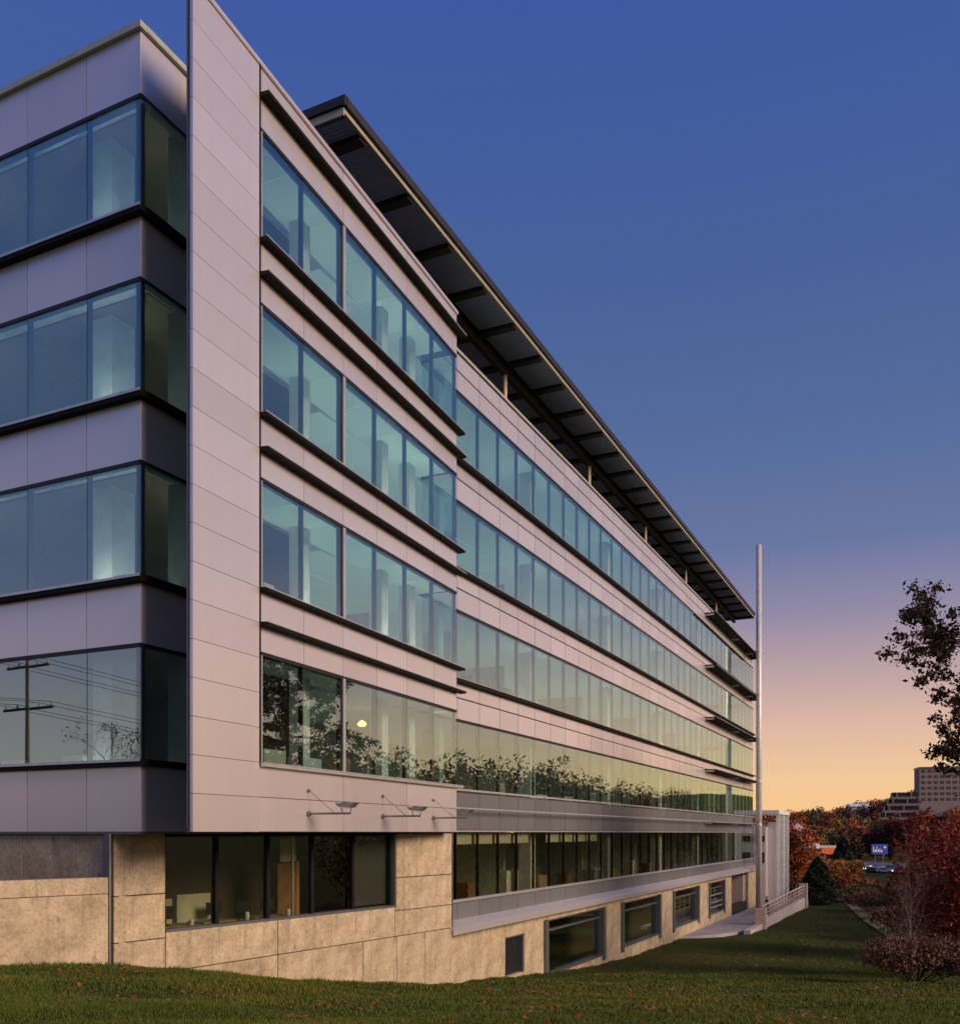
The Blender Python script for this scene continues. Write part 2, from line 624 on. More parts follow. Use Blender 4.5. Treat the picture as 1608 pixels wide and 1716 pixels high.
bx, by, bz, bh, bw = [], [], [], [], []
for n, lo, hi, h, w in ((150000, 6.5, 14, 0.055, 0.006), (120000, 14, 26, 0.06, 0.010), (70000, 26, 48, 0.07, 0.02), (30000, 48, 100, 0.09, 0.04)):
    x_, y_, z_, _, _ = blades(n, lo, hi, h, w)
    patch = 0.6 + 0.5 * (np.sin(x_ * 1.7 + 2 * np.sin(y_ * 0.9)) * np.sin(y_ * 1.3 + 1.5 * np.sin(x_ * 0.8)) + 0.5)
    bx.append(x_); by.append(y_); bz.append(z_); bh.append(h * RNG.uniform(0.5, 1.4, n) * patch); bw.append(np.full(n, w))
bx, by, bz, bh, bw = map(np.concatenate, (bx, by, bz, bh, bw))
# not inside the walls or on the paving
sF = (bx - A[0]) * DX + (by - A[1]) * DY
oF = (bx - A[0]) * DY - (by - A[1]) * DX
ok = ~((oF < 0.32) & (sF > -3)) & ~((oF < 4.3) & (sF > 33.5) & (sF < 78))
sC = (bx + 8.56) * 0.529 + (by - 22) * 0.8486
oC = (bx + 8.56) * 0.8486 - (by - 22) * 0.529
ok &= ~((oC < 0.02) & (sC > -0.2))
bx, by, bz, bh, bw = bx[ok], by[ok], bz[ok], bh[ok], bw[ok]
tu_ = []
for (ox, oy, dx, dy, nx_, ny_, ln_) in ((-8.56, 22.0, 0.529, 0.8486, 0.8486, -0.529, 14.2), (A[0] + DY * 0.30, A[1] - DX * 0.30, DX, DY, DY, -DX, 34.0), (-8.62, 21.86, -0.712, -0.702, 0.70, -0.71, 8.0)):
    m_ = int(ln_ * 260)
    t_ = RNG.uniform(0, ln_, m_); q_ = np.abs(RNG.normal(0, 0.09, m_)) + 0.02
    tu_.append(np.stack([ox + dx * t_ + nx_ * q_, oy + dy * t_ + ny_ * q_], 1))
tu_ = np.concatenate(tu_)
clump_ = 0.5 + 0.5 * np.sin(tu_[:, 1] * 3.1) * np.sin(tu_[:, 1] * 1.27 + 1)
bx = np.concatenate([bx, tu_[:, 0]]); by = np.concatenate([by, tu_[:, 1]]); bz = np.concatenate([bz, ground(tu_[:, 0], tu_[:, 1])])
bh = np.concatenate([bh, RNG.uniform(0.04, 0.12, len(tu_)) * (0.5 + clump_)]); bw = np.concatenate([bw, np.full(len(tu_), 0.012)])
n = len(bx)
ang = RNG.uniform(0, 2 * math.pi, n)
lean = RNG.normal(0, 0.5, (n, 2)) * bh[:, None]
Pb = np.empty((n, 3, 3), np.float32)
Pb[:, 0, 0] = bx - np.cos(ang) * bw; Pb[:, 0, 1] = by - np.sin(ang) * bw; Pb[:, 0, 2] = bz - 0.01
Pb[:, 1, 0] = bx + np.cos(ang) * bw; Pb[:, 1, 1] = by + np.sin(ang) * bw; Pb[:, 1, 2] = bz - 0.01
Pb[:, 2, 0] = bx + lean[:, 0]; Pb[:, 2, 1] = by + lean[:, 1]; Pb[:, 2, 2] = bz + bh
me = bpy.data.meshes.new('m')
me.vertices.add(n * 3); me.vertices.foreach_set('co', Pb.ravel())
me.loops.add(n * 3); me.loops.foreach_set('vertex_index', np.arange(n * 3, dtype=np.int32))
me.polygons.add(n); me.polygons.foreach_set('loop_start', np.arange(0, n * 3, 3, dtype=np.int32))
me.materials.append(MATS['grass_blade'])
me.update(calc_edges=True)
link('grass', me, kind='stuff', label='short dark green lawn grass on the slope', cat='grass')

# fallen leaves, in drifts
nl = 3200
cy = np.sqrt(RNG.uniform(7 ** 2, 32 ** 2, 40)); cx_ = RNG.uniform(-0.5, 0.55, 40) * cy
ci = RNG.integers(0, 40, nl)
lx = np.where(RNG.random(nl) < 0.6, cx_[ci] + RNG.normal(0, 0.35, nl), 0)
ly = np.where(lx != 0, cy[ci] + RNG.normal(0, 0.35, nl), 0)
free = lx == 0
ly[free] = np.sqrt(RNG.uniform(7 ** 2, 34 ** 2, free.sum())); lx[free] = RNG.uniform(-0.5, 0.56, free.sum()) * ly[free]
sC = (lx + 8.56) * 0.529 + (ly - 22) * 0.8486
oC = (lx + 8.56) * 0.8486 - (ly - 22) * 0.529
okl = ~((oC < 0.15) & (sC > -0.2))
lx, ly = lx[okl], ly[okl]
c = np.stack([lx, ly, ground(lx, ly) + 0.03], 1)
n = len(c)
a = RNG.uniform(0, 6.28, n); s = RNG.uniform(0.025, 0.055, n)[:, None]
u = np.stack([np.cos(a), np.sin(a), RNG.normal(0, .35, n)], 1) * s
v = np.stack([-np.sin(a), np.cos(a), RNG.normal(0, .35, n)], 1) * s * 0.8
link('fallen_leaves', quads_mesh(c, u, v, 'fallen_leaf'), kind='stuff', label='red and tan fallen leaves scattered over the lawn', cat='leaves')

# ------------------------------------------------------------------ the office building
bld = thing('office_building', 'long five storey office building clad in pinkish metal panels and ribbon glass', 'building', (0, 40, -5))

GAP = 0.017
PT = 0.06      # panel thickness


def frame_band(name, fr, cuts, z0, z1, parent, o_out=0.0, w=0.05, head=True, thick=()):
    mb = MB()
    for i, a in enumerate(cuts):
        ww = w
        mb.box(fr, a - ww / 2, a + ww / 2, o_out - 0.16, o_out - 0.036, z0, z1)
    if head:
        mb.box(fr, cuts[0] - 0.02, cuts[-1] + 0.02, o_out - 0.17, o_out + 0.012, z1 - 0.002, z1 + 0.085)
    return mb.build(name, 'gasket', parent)


def glaze(fr, cuts, z0, z1, parent, mat='glass', o=-0.022, tilt=0.05, name='window_pane'):
    for a0, a1 in zip(cuts[:-1], cuts[1:]):
        fbox(name, fr, a0 + 0.014, a1 - 0.014, o - 0.008, o + 0.008, z0 + 0.01, z1 - 0.004, mat, parent, tilt)


def panels(fr, cuts, z0, z1, parent, mat='panel', name='cladding_panel', o=0.0, tilt=0.03):
    GAP = 0.017 if name == 'spandrel_panel' else 0.009
    for a0, a1 in zip(cuts[:-1], cuts[1:]):
        fbox(name, fr, a0 + GAP, a1 - GAP, o - PT, o, z0 + GAP, z1 - GAP, mat, parent, tilt)


# ---- long front
fac = MB()
NEAR = 20
bands = [(TOP - 0.02, 17.70, 'panel'), (17.70, HEAD[3] + 0.085, 'panel')]
for k in (2, 1, 0):
    bands += [(SILL[k + 1] - 0.14, 13.58 - 4.2 * (2 - k), 'panel'), (13.58 - 4.2 * (2 - k), HEAD[k] + 0.085, 'panel')]
bands += [(SILL[0] - 0.10, 0.10, 'panel_grey'), (-2.66, -3.34, 'panel_grey')]
for z1, z0, mt in bands:
    fac.box(F, -2.3, NM * MODULE + 0.1, -0.30, -0.07, z0, z1)
facade = fac.build('street_front', 'gasket', bld)
facade['label'] = 'long straight front of ribbon windows and pale spandrels'
cuts_all = [MODULE * i for i in range(-1, NM + 1)]
near_cuts = cuts_all[:NEAR + 2]
far_cuts = cuts_all[NEAR + 1:]
farp = {'panel': MB(), 'panel_grey': MB()}
for z1, z0, mt in bands:
    panels(F, near_cuts, z0, z1, facade, mt, 'spandrel_panel')
    for a0, a1 in zip(far_cuts[:-1], far_cuts[1:]):
        farp[mt].box(F, a0 + GAP, a1 - GAP, -PT, 0, z0 + GAP, z1 - GAP)
for mt, mb in farp.items():
    mb.build('far_spandrel_panels', mt, facade, kind='stuff')
for z in (17.70, 13.58, 9.38, 5.18, TOP - 0.05):
    MB().box(F, -2.0, NM * MODULE, -0.05, 0.012, z - 0.022, z + 0.022).build('joint_strip', 'gasket', facade)
for k in range(4):
    frame_band('window_frame', F, cuts_all, SILL[k], HEAD[k], facade)
    glaze(F, cuts_all, SILL[k], HEAD[k], facade)
    if k:
        MB().profile(F, -2.0, NM * MODULE, [(-0.05, SILL[k] - 0.16), (0.24, SILL[k] - 0.15), (0.24, SILL[k] - 0.03), (-0.05, SILL[k] - 0.003)]).build('sill_ledge', 'fin_dark', facade)
        MB().box(F, -2.0, NM * MODULE, 0.243, 0.252, SILL[k] - 0.026, SILL[k] - 0.004).build('ledge_nosing', 'alu', facade)
frame_band('window_frame', F, cuts_all, -2.56, 0.04, facade)
glaze(F, cuts_all, -2.56, 0.04, facade, 'glass_low')
MB().box(F, -1.75, NM * MODULE, -0.05, 0.14, SILL[0] - 0.09, SILL[0] - 0.01).build('sill_ledge', 'alu', facade)
MB().box(F, -1.55, NM * MODULE, -0.05, 0.10, -2.65, -2.55).build('sill_rail', 'alu', facade)
MB().box(F, -1.75, NM * MODULE, -0.04, 0.05, 0.035, 0.10).build('band_trim', 'alu', facade)
MB().box(F, -2.3, NM * MODULE + 0.12, -0.35, 0.06, TOP - 0.02, TOP + 0.10).build('coping', 'coping', facade)
MB().profile(F, -1.73, NM * MODULE + 0.4, [(-0.05, -3.31), (0.62, -3.46), (0.72, -3.52), (0.72, -3.74), (-0.05, -3.74)]).build('base_ledge', 'panel', facade)
MB().box(F, -1.70, -1.60, -0.02, 0.64, -3.44, 0.012).build('end_cheek', 'alu_dark', facade)
# lighting pipe on stand-offs
pp = MB().tube(F.p(-1.0, 0.42, 0.92), F.p(44.2, 0.42, 0.92), 0.04)
for i in range(0, 23, 2):
    pp.tube(F.p(MODULE * i, 0.0, 0.92), F.p(MODULE * i, 0.42, 0.92), 0.02, k=6)
pp.build('service_pipe', 'alu', facade)
# deep shades on the far stretch of the front
for k, z in enumerate((17.72, 13.52, 9.32, 5.12, 0.92)):
    o1 = 0.95 if k < 4 else 0.8
    sh = MB().profile(F, 44.0, 66.4, [(0.02, z - 0.07), (o1, z - 0.07), (o1, z - 0.01), (0.02, z + 0.01)]).build('sun_shade', 'fin_dark' if k < 4 else 'alu', facade)
    MB().box(F, 44.0, 66.4, o1 + 0.003, o1 + 0.015, z - 0.03, z + 0.0).build('shade_nosing', 'alu', facade)
    for s_ in (44.1, 55.0, 62.5):
        MB().box(F, s_, s_ + 0.12, 0.01, o1 - 0.25, z - 0.20, z - 0.073).build('shade_bracket', 'alu', facade)
# glazed end return of the front
endf = Frame(tuple(F.p(NM * MODULE + 0.12, 0, 0))[:2], (-DY, DX), (DX, DY))
for z1, z0, mt in bands:
    fbox('spandrel_panel', endf, 0.02, 15.0, -PT, 0.0, z0, z1, mt, facade)
for k in range(4):
    glaze(endf, [0.05, 2.0, 4.0, 6.0, 8.0, 10.0, 12.0, 15.0], SILL[k], HEAD[k], facade)

BT_ = [2.49, 4.36, 6.33, 8.28, 10.26, 12.26, 14.0]
# ---- roof, floors, inside
MB().box(F, -15.8, NM * MODULE, -15.6, -0.31, 17.35, 18.05).build('roof_deck', 'roofing', bld)
rear = MB().box(F, -15.8, NM * MODULE, -15.9, -15.62, -8.5, 18.3)
rear.build('rear_wall', 'panel', bld)
for z0, z1 in ((4.42, 4.95), (8.62, 9.15), (12.82, 13.35), (0.16, 0.78), (17.18, 17.335)):
    s0 = -15.7
    sl = MB().box(F, s0, NM * MODULE, -15.6, -0.31, z0, z1)
    # bay part of the slab
    p0, p1 = B.p(2.4, -0.31, 0), B.p(BL - 0.16, -0.31, 0)
    q0 = F.p(-13.6, -0.30, 0); q1 = F.p(-2.32, -0.30, 0)
    sl.poly([(p0.x, p0.y), (p1.x, p1.y), (q1.x, q1.y), (q0.x, q0.y)], z0, z1)
    sl.build('floor_slab', 'int_ceil', bld)
MB().box(F, -15.4, NM * MODULE, -15.6, -1.6, -3.75, -3.40).build('floor_slab', 'int_floor', bld)
core = MB()
core.box(F, -9.0, NM * MODULE - 3, -7.9, -7.7, -3.4, 17.3)
core.build('core_wall', 'int_wall', bld)
# partitions across the floor plate, away from the glass
for s_ in (-1.0, 12.0, 24.0, 36.0, 48.0, 60.0):
    MB().box(F, s_, s_ + 0.12, -7.68, -3.4, -3.4, 17.3).build('partition', 'int_wall', bld)
MB().box(F, -9.3, -9.18, -15.4, -0.45, 0.78, 17.17).build('partition', 'room_dark', bld)  # added to block light and keep the end zone dark
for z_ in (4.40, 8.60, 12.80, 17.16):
    MB().box(F, -15.4, -9.32, -15.3, -0.42, z_ - 0.03, z_).build('ceiling_shade', 'room_dark', bld)  # dark sheets added to put shade on the end zone's ceilings
# columns
for s_ in (9.45, 21.3, 33.1, 44.9, 56.8):
    fbox('interior_column', F, s_ - 0.30, s_ + 0.30, -1.35, -0.75, -3.4, 17.18, 'int_white', bld)
fbox('interior_column', L, 1.85, 2.6, -1.65, -0.9, 0.78, 17.18, 'int_white', bld)
fbox('interior_column', L, 7.7, 8.4, -1.65, -0.9, 0.78, 17.18, 'int_white', bld)
for t_ in (6.15, 10.85, 12.85):
    fbox('interior_column', B, t_ - 0.22, t_ + 0.22, -1.5, -1.1, 0.78, 17.18, 'int_white', bld)
# desks and cabinets near the glass
rnd = random.Random(5)
for k in range(4):
    zf = SILL[k] - 0.92
    for t_ in (3.4, 5.1, 7.2, 9.3, 11.5):
        if rnd.random() < 0.75:
            hgt = rnd.uniform(1.05, 1.45)
            fbox('cabinet', B, t_, t_ + rnd.uniform(0.4, 1.1), -1.0, -0.55, zf, zf + hgt, rnd.choice(['int_white', 'furniture', 'blind']), bld)
    for i in range(10):
        s_ = 1.0 + i * 4.0 + rnd.uniform(0, 2)
        hgt = rnd.uniform(1.0, 1.5)
        fbox('cabinet', F, s_, s_ + rnd.uniform(0.4, 1.2), -1.1, -0.6, zf, zf + hgt, rnd.choice(['int_white', 'furniture', 'blind']), bld)
    for u_ in (2.4, 4.6):
        fbox('cabinet', L, u_, u_ + 0.7, -0.9, -0.5, zf, zf + rnd.uniform(1.0, 1.25), 'int_white', bld)
for i in range(9):
    s_ = 0.5 + i * 4.1
    fbox('cabinet', F, s_, s_ + rnd.uniform(0.6, 1.6), -2.4, -1.8, -3.4, -3.4 + rnd.uniform(0.9, 1.7), rnd.choice(['furniture', 'door_wood', 'blind']), bld)
# roller blinds, drawn a little, in the lowest ribbon
for i in range(0, 9):
    if i in (4,):
        continue
    fbox('roller_blind', F, MODULE * i + 0.12, MODULE * (i + 1) - 0.12, -0.30, -0.285, -0.45, 0.03, 'blind', bld)
# lit ceiling lamps seen through the glass
for s_, o_, z_ in ((1.2, -3.0, 0.02), (3.4, -3.0, 0.02), (7.6, -4.2, 0.02), (13.0, -3.4, 0.02)):
    lm = fbox('ceiling_lamp', F, s_ - 0.45, s_ + 0.45, o_ - 0.12, o_ + 0.12, z_, z_ + 0.10, 'lamp_warm', bld)
for s_, o_ in ((-4.2, -1.6), (-10.9, -1.2)):
    mb = MB().lathe(F.p(s_, o_, 3.72), [(0.10, 0.0), (0.17, 0.06), (0.13, 0.15), (0.03, 0.22)], 14)
    pl_ = mb.build('pendant_lamp', 'lamp_warm', bld)
    MB().tube(F.p(s_, o_, 3.94), F.p(s_, o_, 4.42), 0.012, k=6).build('cord', 'gasket', pl_)
# glowing sheets added under the ceilings to brighten the floors and the bay
for k in range(4):
    zc = (4.42 if k < 3 else 4.58) + 4.2 * k
    mb = MB()
    s_ = -8.4
    while s_ < 62:
        for o_ in (-7.5, -5.72, -3.94, -2.16):
            mb.box(F, s_, s_ + 1.93, o_, o_ + 1.74, zc - 0.05, zc - 0.012)
        s_ += MODULE
    for a0, a1 in zip(BT_[:-1], BT_[1:]):
        mb.box(B, a0 + 0.02, a1 - 0.02, -1.75, -0.36, zc - 0.052, zc - 0.014)
    mb.build('ceiling_fill_glow', 'luminous_%d' % k, bld)
# unseen glowing strips added below the sills to brighten the columns and blinds
for k in range(4):
    zs_ = SILL[k] - 0.32
    es = 'wash_%d' % k
    MB().box(L, 0.9, 3.1, -0.56, -0.50, zs_, zs_ + 0.05).build('sill_fill_strip', es, bld)
    MB().box(L, 6.9, 9.2, -0.56, -0.50, zs_, zs_ + 0.05).build('sill_fill_strip', es, bld)
    for t_ in (6.15, 10.85, 12.85):
        MB().box(B, t_ - 0.7, t_ + 0.5, -0.62, -0.56, zs_, zs_ + 0.05).build('sill_fill_strip', es, bld)
    for s_ in (9.45, 21.3, 33.1, 44.9, 56.8):
        MB().box(F, s_ - 0.8, s_ + 0.8, -0.52, -0.46, zs_, zs_ + 0.05).build('sill_fill_strip', es, bld)

# ---- short end front (left)
LU = [0.0, 1.70, 3.72, 5.70, 7.67, 9.64, 11.61, 13.58]
lb = MB()
lbands = [(TOP - 0.02, HEAD[3] + 0.085)] + [(SILL[k] - 0.14, HEAD[k - 1] + 0.085) for k in (3, 2, 1)] + [(SILL[0] - 0.14, 0.02)]
for z1, z0 in lbands:
    lb.box(L, 0.07, 13.7, -0.30, -0.07, z0, z1)
    lb.box(F, -15.98, -13.0, -0.30, -0.07, z0, z1)
lb.box(L, 1.0, 14.0, -2.0, -0.31, 0.02, 0.14)
endfront = lb.build('end_front', 'gasket', bld)
RS = [-16.0, -14.42, -12.6]
for z1, z0 in lbands:
    panels(L, [0.0 - GAP + 0.006] + LU[1:], z0, z1, endfront, 'panel')
    panels(F, RS, z0, z1, endfront, 'panel')
for k in range(4):
    frame_band('window_frame', L, [0.04] + LU[1:], SILL[k], HEAD[k], endfront)
    glaze(L, LU, SILL[k], HEAD[k], endfront)
    frame_band('window_frame', F, [-15.96] + RS[1:], SILL[k], HEAD[k], endfront)
    glaze(F, RS, SILL[k], HEAD[k], endfront)
    MB().box(L, -0.20, 13.7, -0.05, 0.20, SILL[k] - 0.168, SILL[k] - 0.015).build('sill_ledge', 'fin_dark', endfront)
    MB().box(L, -0.20, 13.7, 0.203, 0.222, SILL[k] - 0.075, SILL[k] - 0.012).build('ledge_nosing', 'alu', endfront)
    MB().box(F, -15.99, -12.8, -0.05, 0.20, SILL[k] - 0.165, SILL[k] - 0.018).build('sill_ledge', 'fin_dark', endfront)
MB().box(L, -0.10, 13.8, -0.35, 0.10, TOP - 0.025, TOP + 0.12).build('coping', 'coping', endfront)
MB().box(F, -15.9, -12.8, -0.35, 0.097, TOP - 0.022, TOP + 0.117).build('coping', 'coping', endfront)
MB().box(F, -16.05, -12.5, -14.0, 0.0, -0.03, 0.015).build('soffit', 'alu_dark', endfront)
MB().box(F, -15.8, -15.6, -15.6, -0.9, -6.0, -0.04).build('recessed_base_wall', 'concrete', endfront)

# ---- angled bay
BT = [2.49, 4.36, 6.33, 8.28, 10.26, 12.26, BL]
bayb = MB()
bb = [(TOP - 0.02, HEAD[3] + 0.085)] + [(SILL[k] - 0.10, HEAD[k - 1] + 0.085) for k in (3, 2, 1)] + [(SILL[0] - 0.10, 0.025)]
for z1, z0 in bb:
    bayb.box(B, 2.30, BL - 0.07, -0.32, -0.07, z0, z1)
    bayb.box(B, BL - 0.13, BL - 0.075, -1.35, -0.33, z0, z1)
bayb.box(B, 0.03, 2.42, -0.13, -0.07, 0.06, TOP - 0.02)                    # core of the pier
bayb.box(B, 2.10, 2.42, -2.45, -0.133, 0.06, TOP - 0.02)                   # left cheek going back to the front
bay = bayb.build('angled_bay', 'alu_dark', bld)
bay['label'] = 'angled bay standing proud of the front, with a blank panelled pier'
p0, p1 = B.p(2.1, -0.06, 0), B.p(BL - 0.03, -0.06, 0)
q0 = F.p(-14.0, -0.20, 0); q1 = F.p(-2.28, -0.20, 0)
MB().poly([(p0.x, p0.y), (p1.x, p1.y), (q1.x, q1.y), (q0.x, q0.y)], 18.02, 18.16).build('bay_roof', 'roofing', bay)
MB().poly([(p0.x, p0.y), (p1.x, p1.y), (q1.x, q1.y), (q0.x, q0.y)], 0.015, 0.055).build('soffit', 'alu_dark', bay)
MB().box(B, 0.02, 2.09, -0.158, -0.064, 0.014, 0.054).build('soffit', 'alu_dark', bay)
# pier panels, 0.83 m courses
z = 0.02
row = 0
while z < TOP - 0.1:
    z1 = min(z + 0.836, TOP - 0.02)
    fbox('pier_panel', B, 0.0 + 0.004, 2.40, -PT, 0.015, z + 0.006, z1 - 0.006, 'panel', bay, 0.03)
    z = z1; row += 1
MB().box(B, 2.405, 2.485, -0.10, 0.0, SILL[0] - 0.1, TOP - 0.03).build('reveal_strip', 'fin_dark', bay)
# back face of the pier
MB().box(B, 0.012, 2.08, -0.16, -0.132, 0.08, TOP - 0.04).build('pier_back', 'alu_dark', bay)
pcuts = [2.49, 6.33, 10.26, BL]
for i, (z1, z0) in enumerate(bb):
    if i == 0:
        panels(B, pcuts, 17.70, z1, bay)
        panels(B, pcuts, z0, 17.70, bay)
    elif i < 4:
        zm = z1 - 0.78
        panels(B, BT, zm, z1, bay)
        panels(B, BT, z0, zm, bay)
    else:
        panels(B, [2.405, 6.33, 10.26, BL], z0, 0.86, bay)
        panels(B, [2.405, 6.33, 10.26, BL], 0.86, z1, bay)
for k in range(4):
    frame_band('window_frame', B, [2.51, 4.36, 8.28, 10.26, 12.26, BL - 0.03], SILL[k], HEAD[k], bay)
    for a0, a1 in zip(BT[:-1], BT[1:]):
        aa0 = a0 + (0.10 if abs(a0 - 6.33) < .01 else 0); aa1 = a1 - (0.10 if abs(a1 - 6.33) < .01 else 0)
        fbox('window_pane', B, aa0 + 0.014, aa1 - 0.014, -0.030, -0.014, SILL[k] + 0.01, HEAD[k] - 0.004, 'glass', bay, 0.05)
    MB().box(B, 6.30, 6.42, -0.16, 0.03, SILL[k], HEAD[k] + 0.02).build('window_post', 'alu', bay)
    MB().box(B, 6.235, 6.298, -0.16, 0.0, SILL[k], HEAD[k]).build('window_post', 'gasket', bay)
    MB().box(B, 2.488, 2.53, -0.05, 0.02, SILL[k], HEAD[k]).build('window_jamb', 'alu', bay)
    fbox('window_pane', B, BL - 0.10, BL - 0.076, -1.3, -0.12, SILL[k] + 0.01, HEAD[k], 'glass', bay)
    od = 0.22 if k else 0.14
    MB().profile(B, 2.44, BL + 0.28, [(-0.05, SILL[k] - 0.12), (od, SILL[k] - 0.10), (od, SILL[k] - 0.015), (-0.05, SILL[k] - 0.004)]).build('sill_ledge', 'fin_dark' if k else 'alu', bay)
    MB().box(B, 2.40, BL + 0.28, od + 0.003, od + 0.014, SILL[k] - 0.036, SILL[k] - 0.008).build('ledge_nosing', 'alu', bay)
    zf = SILL[k] - 0.85 if k else None
    if zf:
        MB().profile(B, 2.44, BL + 0.28, [(0.016, zf - 0.09), (0.26, zf - 0.08), (0.26, zf), (0.016, zf + 0.02)]).build('sun_shade', 'fin_dark', bay)
        MB().box(B, 2.40, BL + 0.28, 0.263, 0.275, zf - 0.02, zf + 0.008).build('shade_nosing', 'coping', bay)
MB().profile(B, 2.44, BL + 0.28, [(0.016, 17.66), (0.26, 17.67), (0.26, 17.75), (0.016, 17.77)]).build('sun_shade', 'fin_dark', bay)
MB().box(B, 2.40, BL + 0.28, 0.263, 0.275, 17.73, 17.758).build('shade_nosing', 'coping', bay)
MB().box(B, -0.02, BL + 0.02, -0.18, 0.06, TOP - 0.022, TOP + 0.08).build('coping', 'panel', bay)

# ---- canopy above the roof
can = MB().box(F, -9.38, 60.7, -5.2, 1.04, 20.90, 21.06).build('roof_canopy', 'steel_dark', bld)
can['label'] = 'dark overhanging roof canopy with pale edge on slender posts'
for s0, s1, o0, o1 in ((-9.38, 60.7, 1.045, 1.13),):
    MB().box(F, s0, s1, o0, o1, 20.70, 20.84).build('fascia', 'fascia', can)
    MB().box(F, s0 - 0.05, s1 + 0.05, o0, o1 + 0.10, 20.86, 21.12).build('gutter', 'steel_dark', can)
MB().box(F, -9.44, -9.385, -5.2, 1.13, 20.62, 20.84).build('fascia', 'fascia', can)
MB().box(F, -9.52, -9.385, -5.2, 1.23, 20.86, 21.12).build('gutter', 'steel_dark', can)
MB().box(F, 60.705, 60.76, -5.2, 1.13, 20.60, 20.84).build('fascia', 'steel_dark', can)
RB = 11.45 / 4
ribs = [6.05 + RB * i for i in range(-5, 20)]
ribs = [r for r in ribs if -9.3 < r < 60.5]
for r in ribs:
    MB().box(F, r - 0.17, r + 0.17, -5.1, 1.03, 20.62, 20.895).build('rib', 'steel_dark', can)
edges = [-9.3] + ribs + [60.6]
for r0, r1 in zip(edges[:-1], edges[1:]):
    for o0, o1 in ((-0.5, 1.02), (-2.9, -0.9), (-5.1, -2.95)):
        if r1 - r0 > 0.5:
            fbox('soffit_panel', F, r0 + 0.19, r1 - 0.19, o0, o1, 20.78, 20.84, 'deck', can)
MB().box(F, -9.3, 60.6, -0.82, -0.58, 20.30, 20.72).build('edge_beam', 'steel_dark', can)
MB().box(F, -9.3, 60.6, -4.9, -4.7, 20.30, 20.72).build('edge_beam', 'steel_dark', can)
for i in range(-1, 5):
    s_ = 6.05 + 11.45 * i
    MB().tube(F.p(s_, -0.7, 18.05), F.p(s_, -0.7, 20.32), 0.10, k=10).build('post', 'post_paint', can)
    MB().tube(F.p(s_, -4.8, 18.05), F.p(s_, -4.8, 20.32), 0.10, k=10).build('post', 'post_paint', can)
MB().box(F, -12.0, 58.0, -5.6, -5.3, 18.05, 20.88).build('plant_screen', 'steel_dark', can)

# ---- concrete base under the bay
cb = MB()
cb.box(CF, 0.05, 1.48, -0.40, -0.10, -6.0, -0.02)
cb.box(CF, 10.88, 14.20, -0.40, -0.10, -6.0, -0.02)
cb.box(CF, 1.48, 10.88, -0.40, -0.10, -6.0, -2.52)
cbase = cb.build('concrete_wall', 'gasket', bld)
for a0, a1, z0, z1 in ((0, 1.50, -1.5, -0.012), (0, 1.50, -2.6, -1.5), (10.86, 14.26, -1.5, -0.012), (10.86, 14.26, -2.6, -1.5),
                       (0, 1.50, -3.45, -2.6), (1.50, 5.4, -3.45, -2.45), (5.4, 10.86, -3.45, -2.45), (10.86, 14.26, -3.45, -2.6),
                       (0, 5.4, -6.2, -3.45), (5.4, 9.2, -6.2, -3.45), (9.2, 10.96, -6.2, -3.45), (10.96, 12.6, -6.2, -3.45), (12.6, 14.26, -6.2, -3.45)):
    g = 0.012
    fbox('concrete_panel', CF, a0 + g, a1 - g, -0.12, 0.0, z0 + g, z1 - g, 'concrete', cbase, 0.0, 0.012)
CW = [1.55, 3.29, 5.17, 7.0, 8.89, 10.83]
mb = MB()
for a in CW:
    mb.box(CF, a - 0.06, a + 0.06, -0.30, -0.14, -2.42, -0.03)
mb.box(CF, 1.50, 10.86, -0.30, -0.14, -0.10, -0.02)
mb.build('window_frame', 'fin_dark', cbase)
MB().box(CF, 1.50, 10.91, -0.35, 0.03, -2.46, -2.40).build('sill_rail', 'alu_dark', cbase)
MB().box(CF, 10.82, 10.90, -0.32, 0.03, -2.40, -0.03).build('window_jamb', 'alu_dark', cbase)
glaze(CF, CW, -2.40, -0.06, cbase, 'glass_low', o=-0.2)
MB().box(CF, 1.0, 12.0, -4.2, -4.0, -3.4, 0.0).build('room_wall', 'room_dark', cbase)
fbox('partition_screen', CF, 1.9, 3.25, -1.9, -1.86, -3.3, -1.80, 'blind', cbase)
fbox('partition_screen', CF, 3.5, 4.7, -2.0, -1.96, -3.3, -1.72, 'blind', cbase)
for a_, o_ in ((2.0, -1.0), (3.7, -1.1), (5.5, -1.0)):
    dk = MB().box(CF, a_, a_ + 1.45, o_ - 0.7, o_, -2.50, -2.46)
    for da in (0.04, 1.35):
        for do in (-0.66, -0.08):
            dk.box(CF, a_ + da, a_ + da + 0.05, o_ + do, o_ + do + 0.05, -3.42, -2.50)
    d_ = dk.build('desk', 'furniture', cbase)
for a_, o_ in ((2.35, -1.35), (4.1, -1.45), (5.0, -1.2), (6.1, -1.35)):
    mo = MB().box(CF, a_, a_ + 0.55, o_ - 0.03, o_, -2.30, -1.95)
    mo.box(CF, a_ + 0.24, a_ + 0.30, o_ - 0.02, o_ - 0.005, -2.46, -2.30)
    mo.box(CF, a_ + 0.15, a_ + 0.39, o_ - 0.10, o_ + 0.06, -2.46, -2.445)
    mo.build('monitor', 'gasket', cbase)
for a_, o_, h_ in ((3.05, -0.85, 0.16), (4.95, -0.75, 0.22), (5.75, -0.8, 0.13), (6.55, -0.7, 0.2)):
    MB().lathe(CF.p(a_, o_, -2.455), [(0.06, 0), (0.07, h_ * 0.7), (0.05, h_)], 10).build('jar', 'white_paint', cbase)
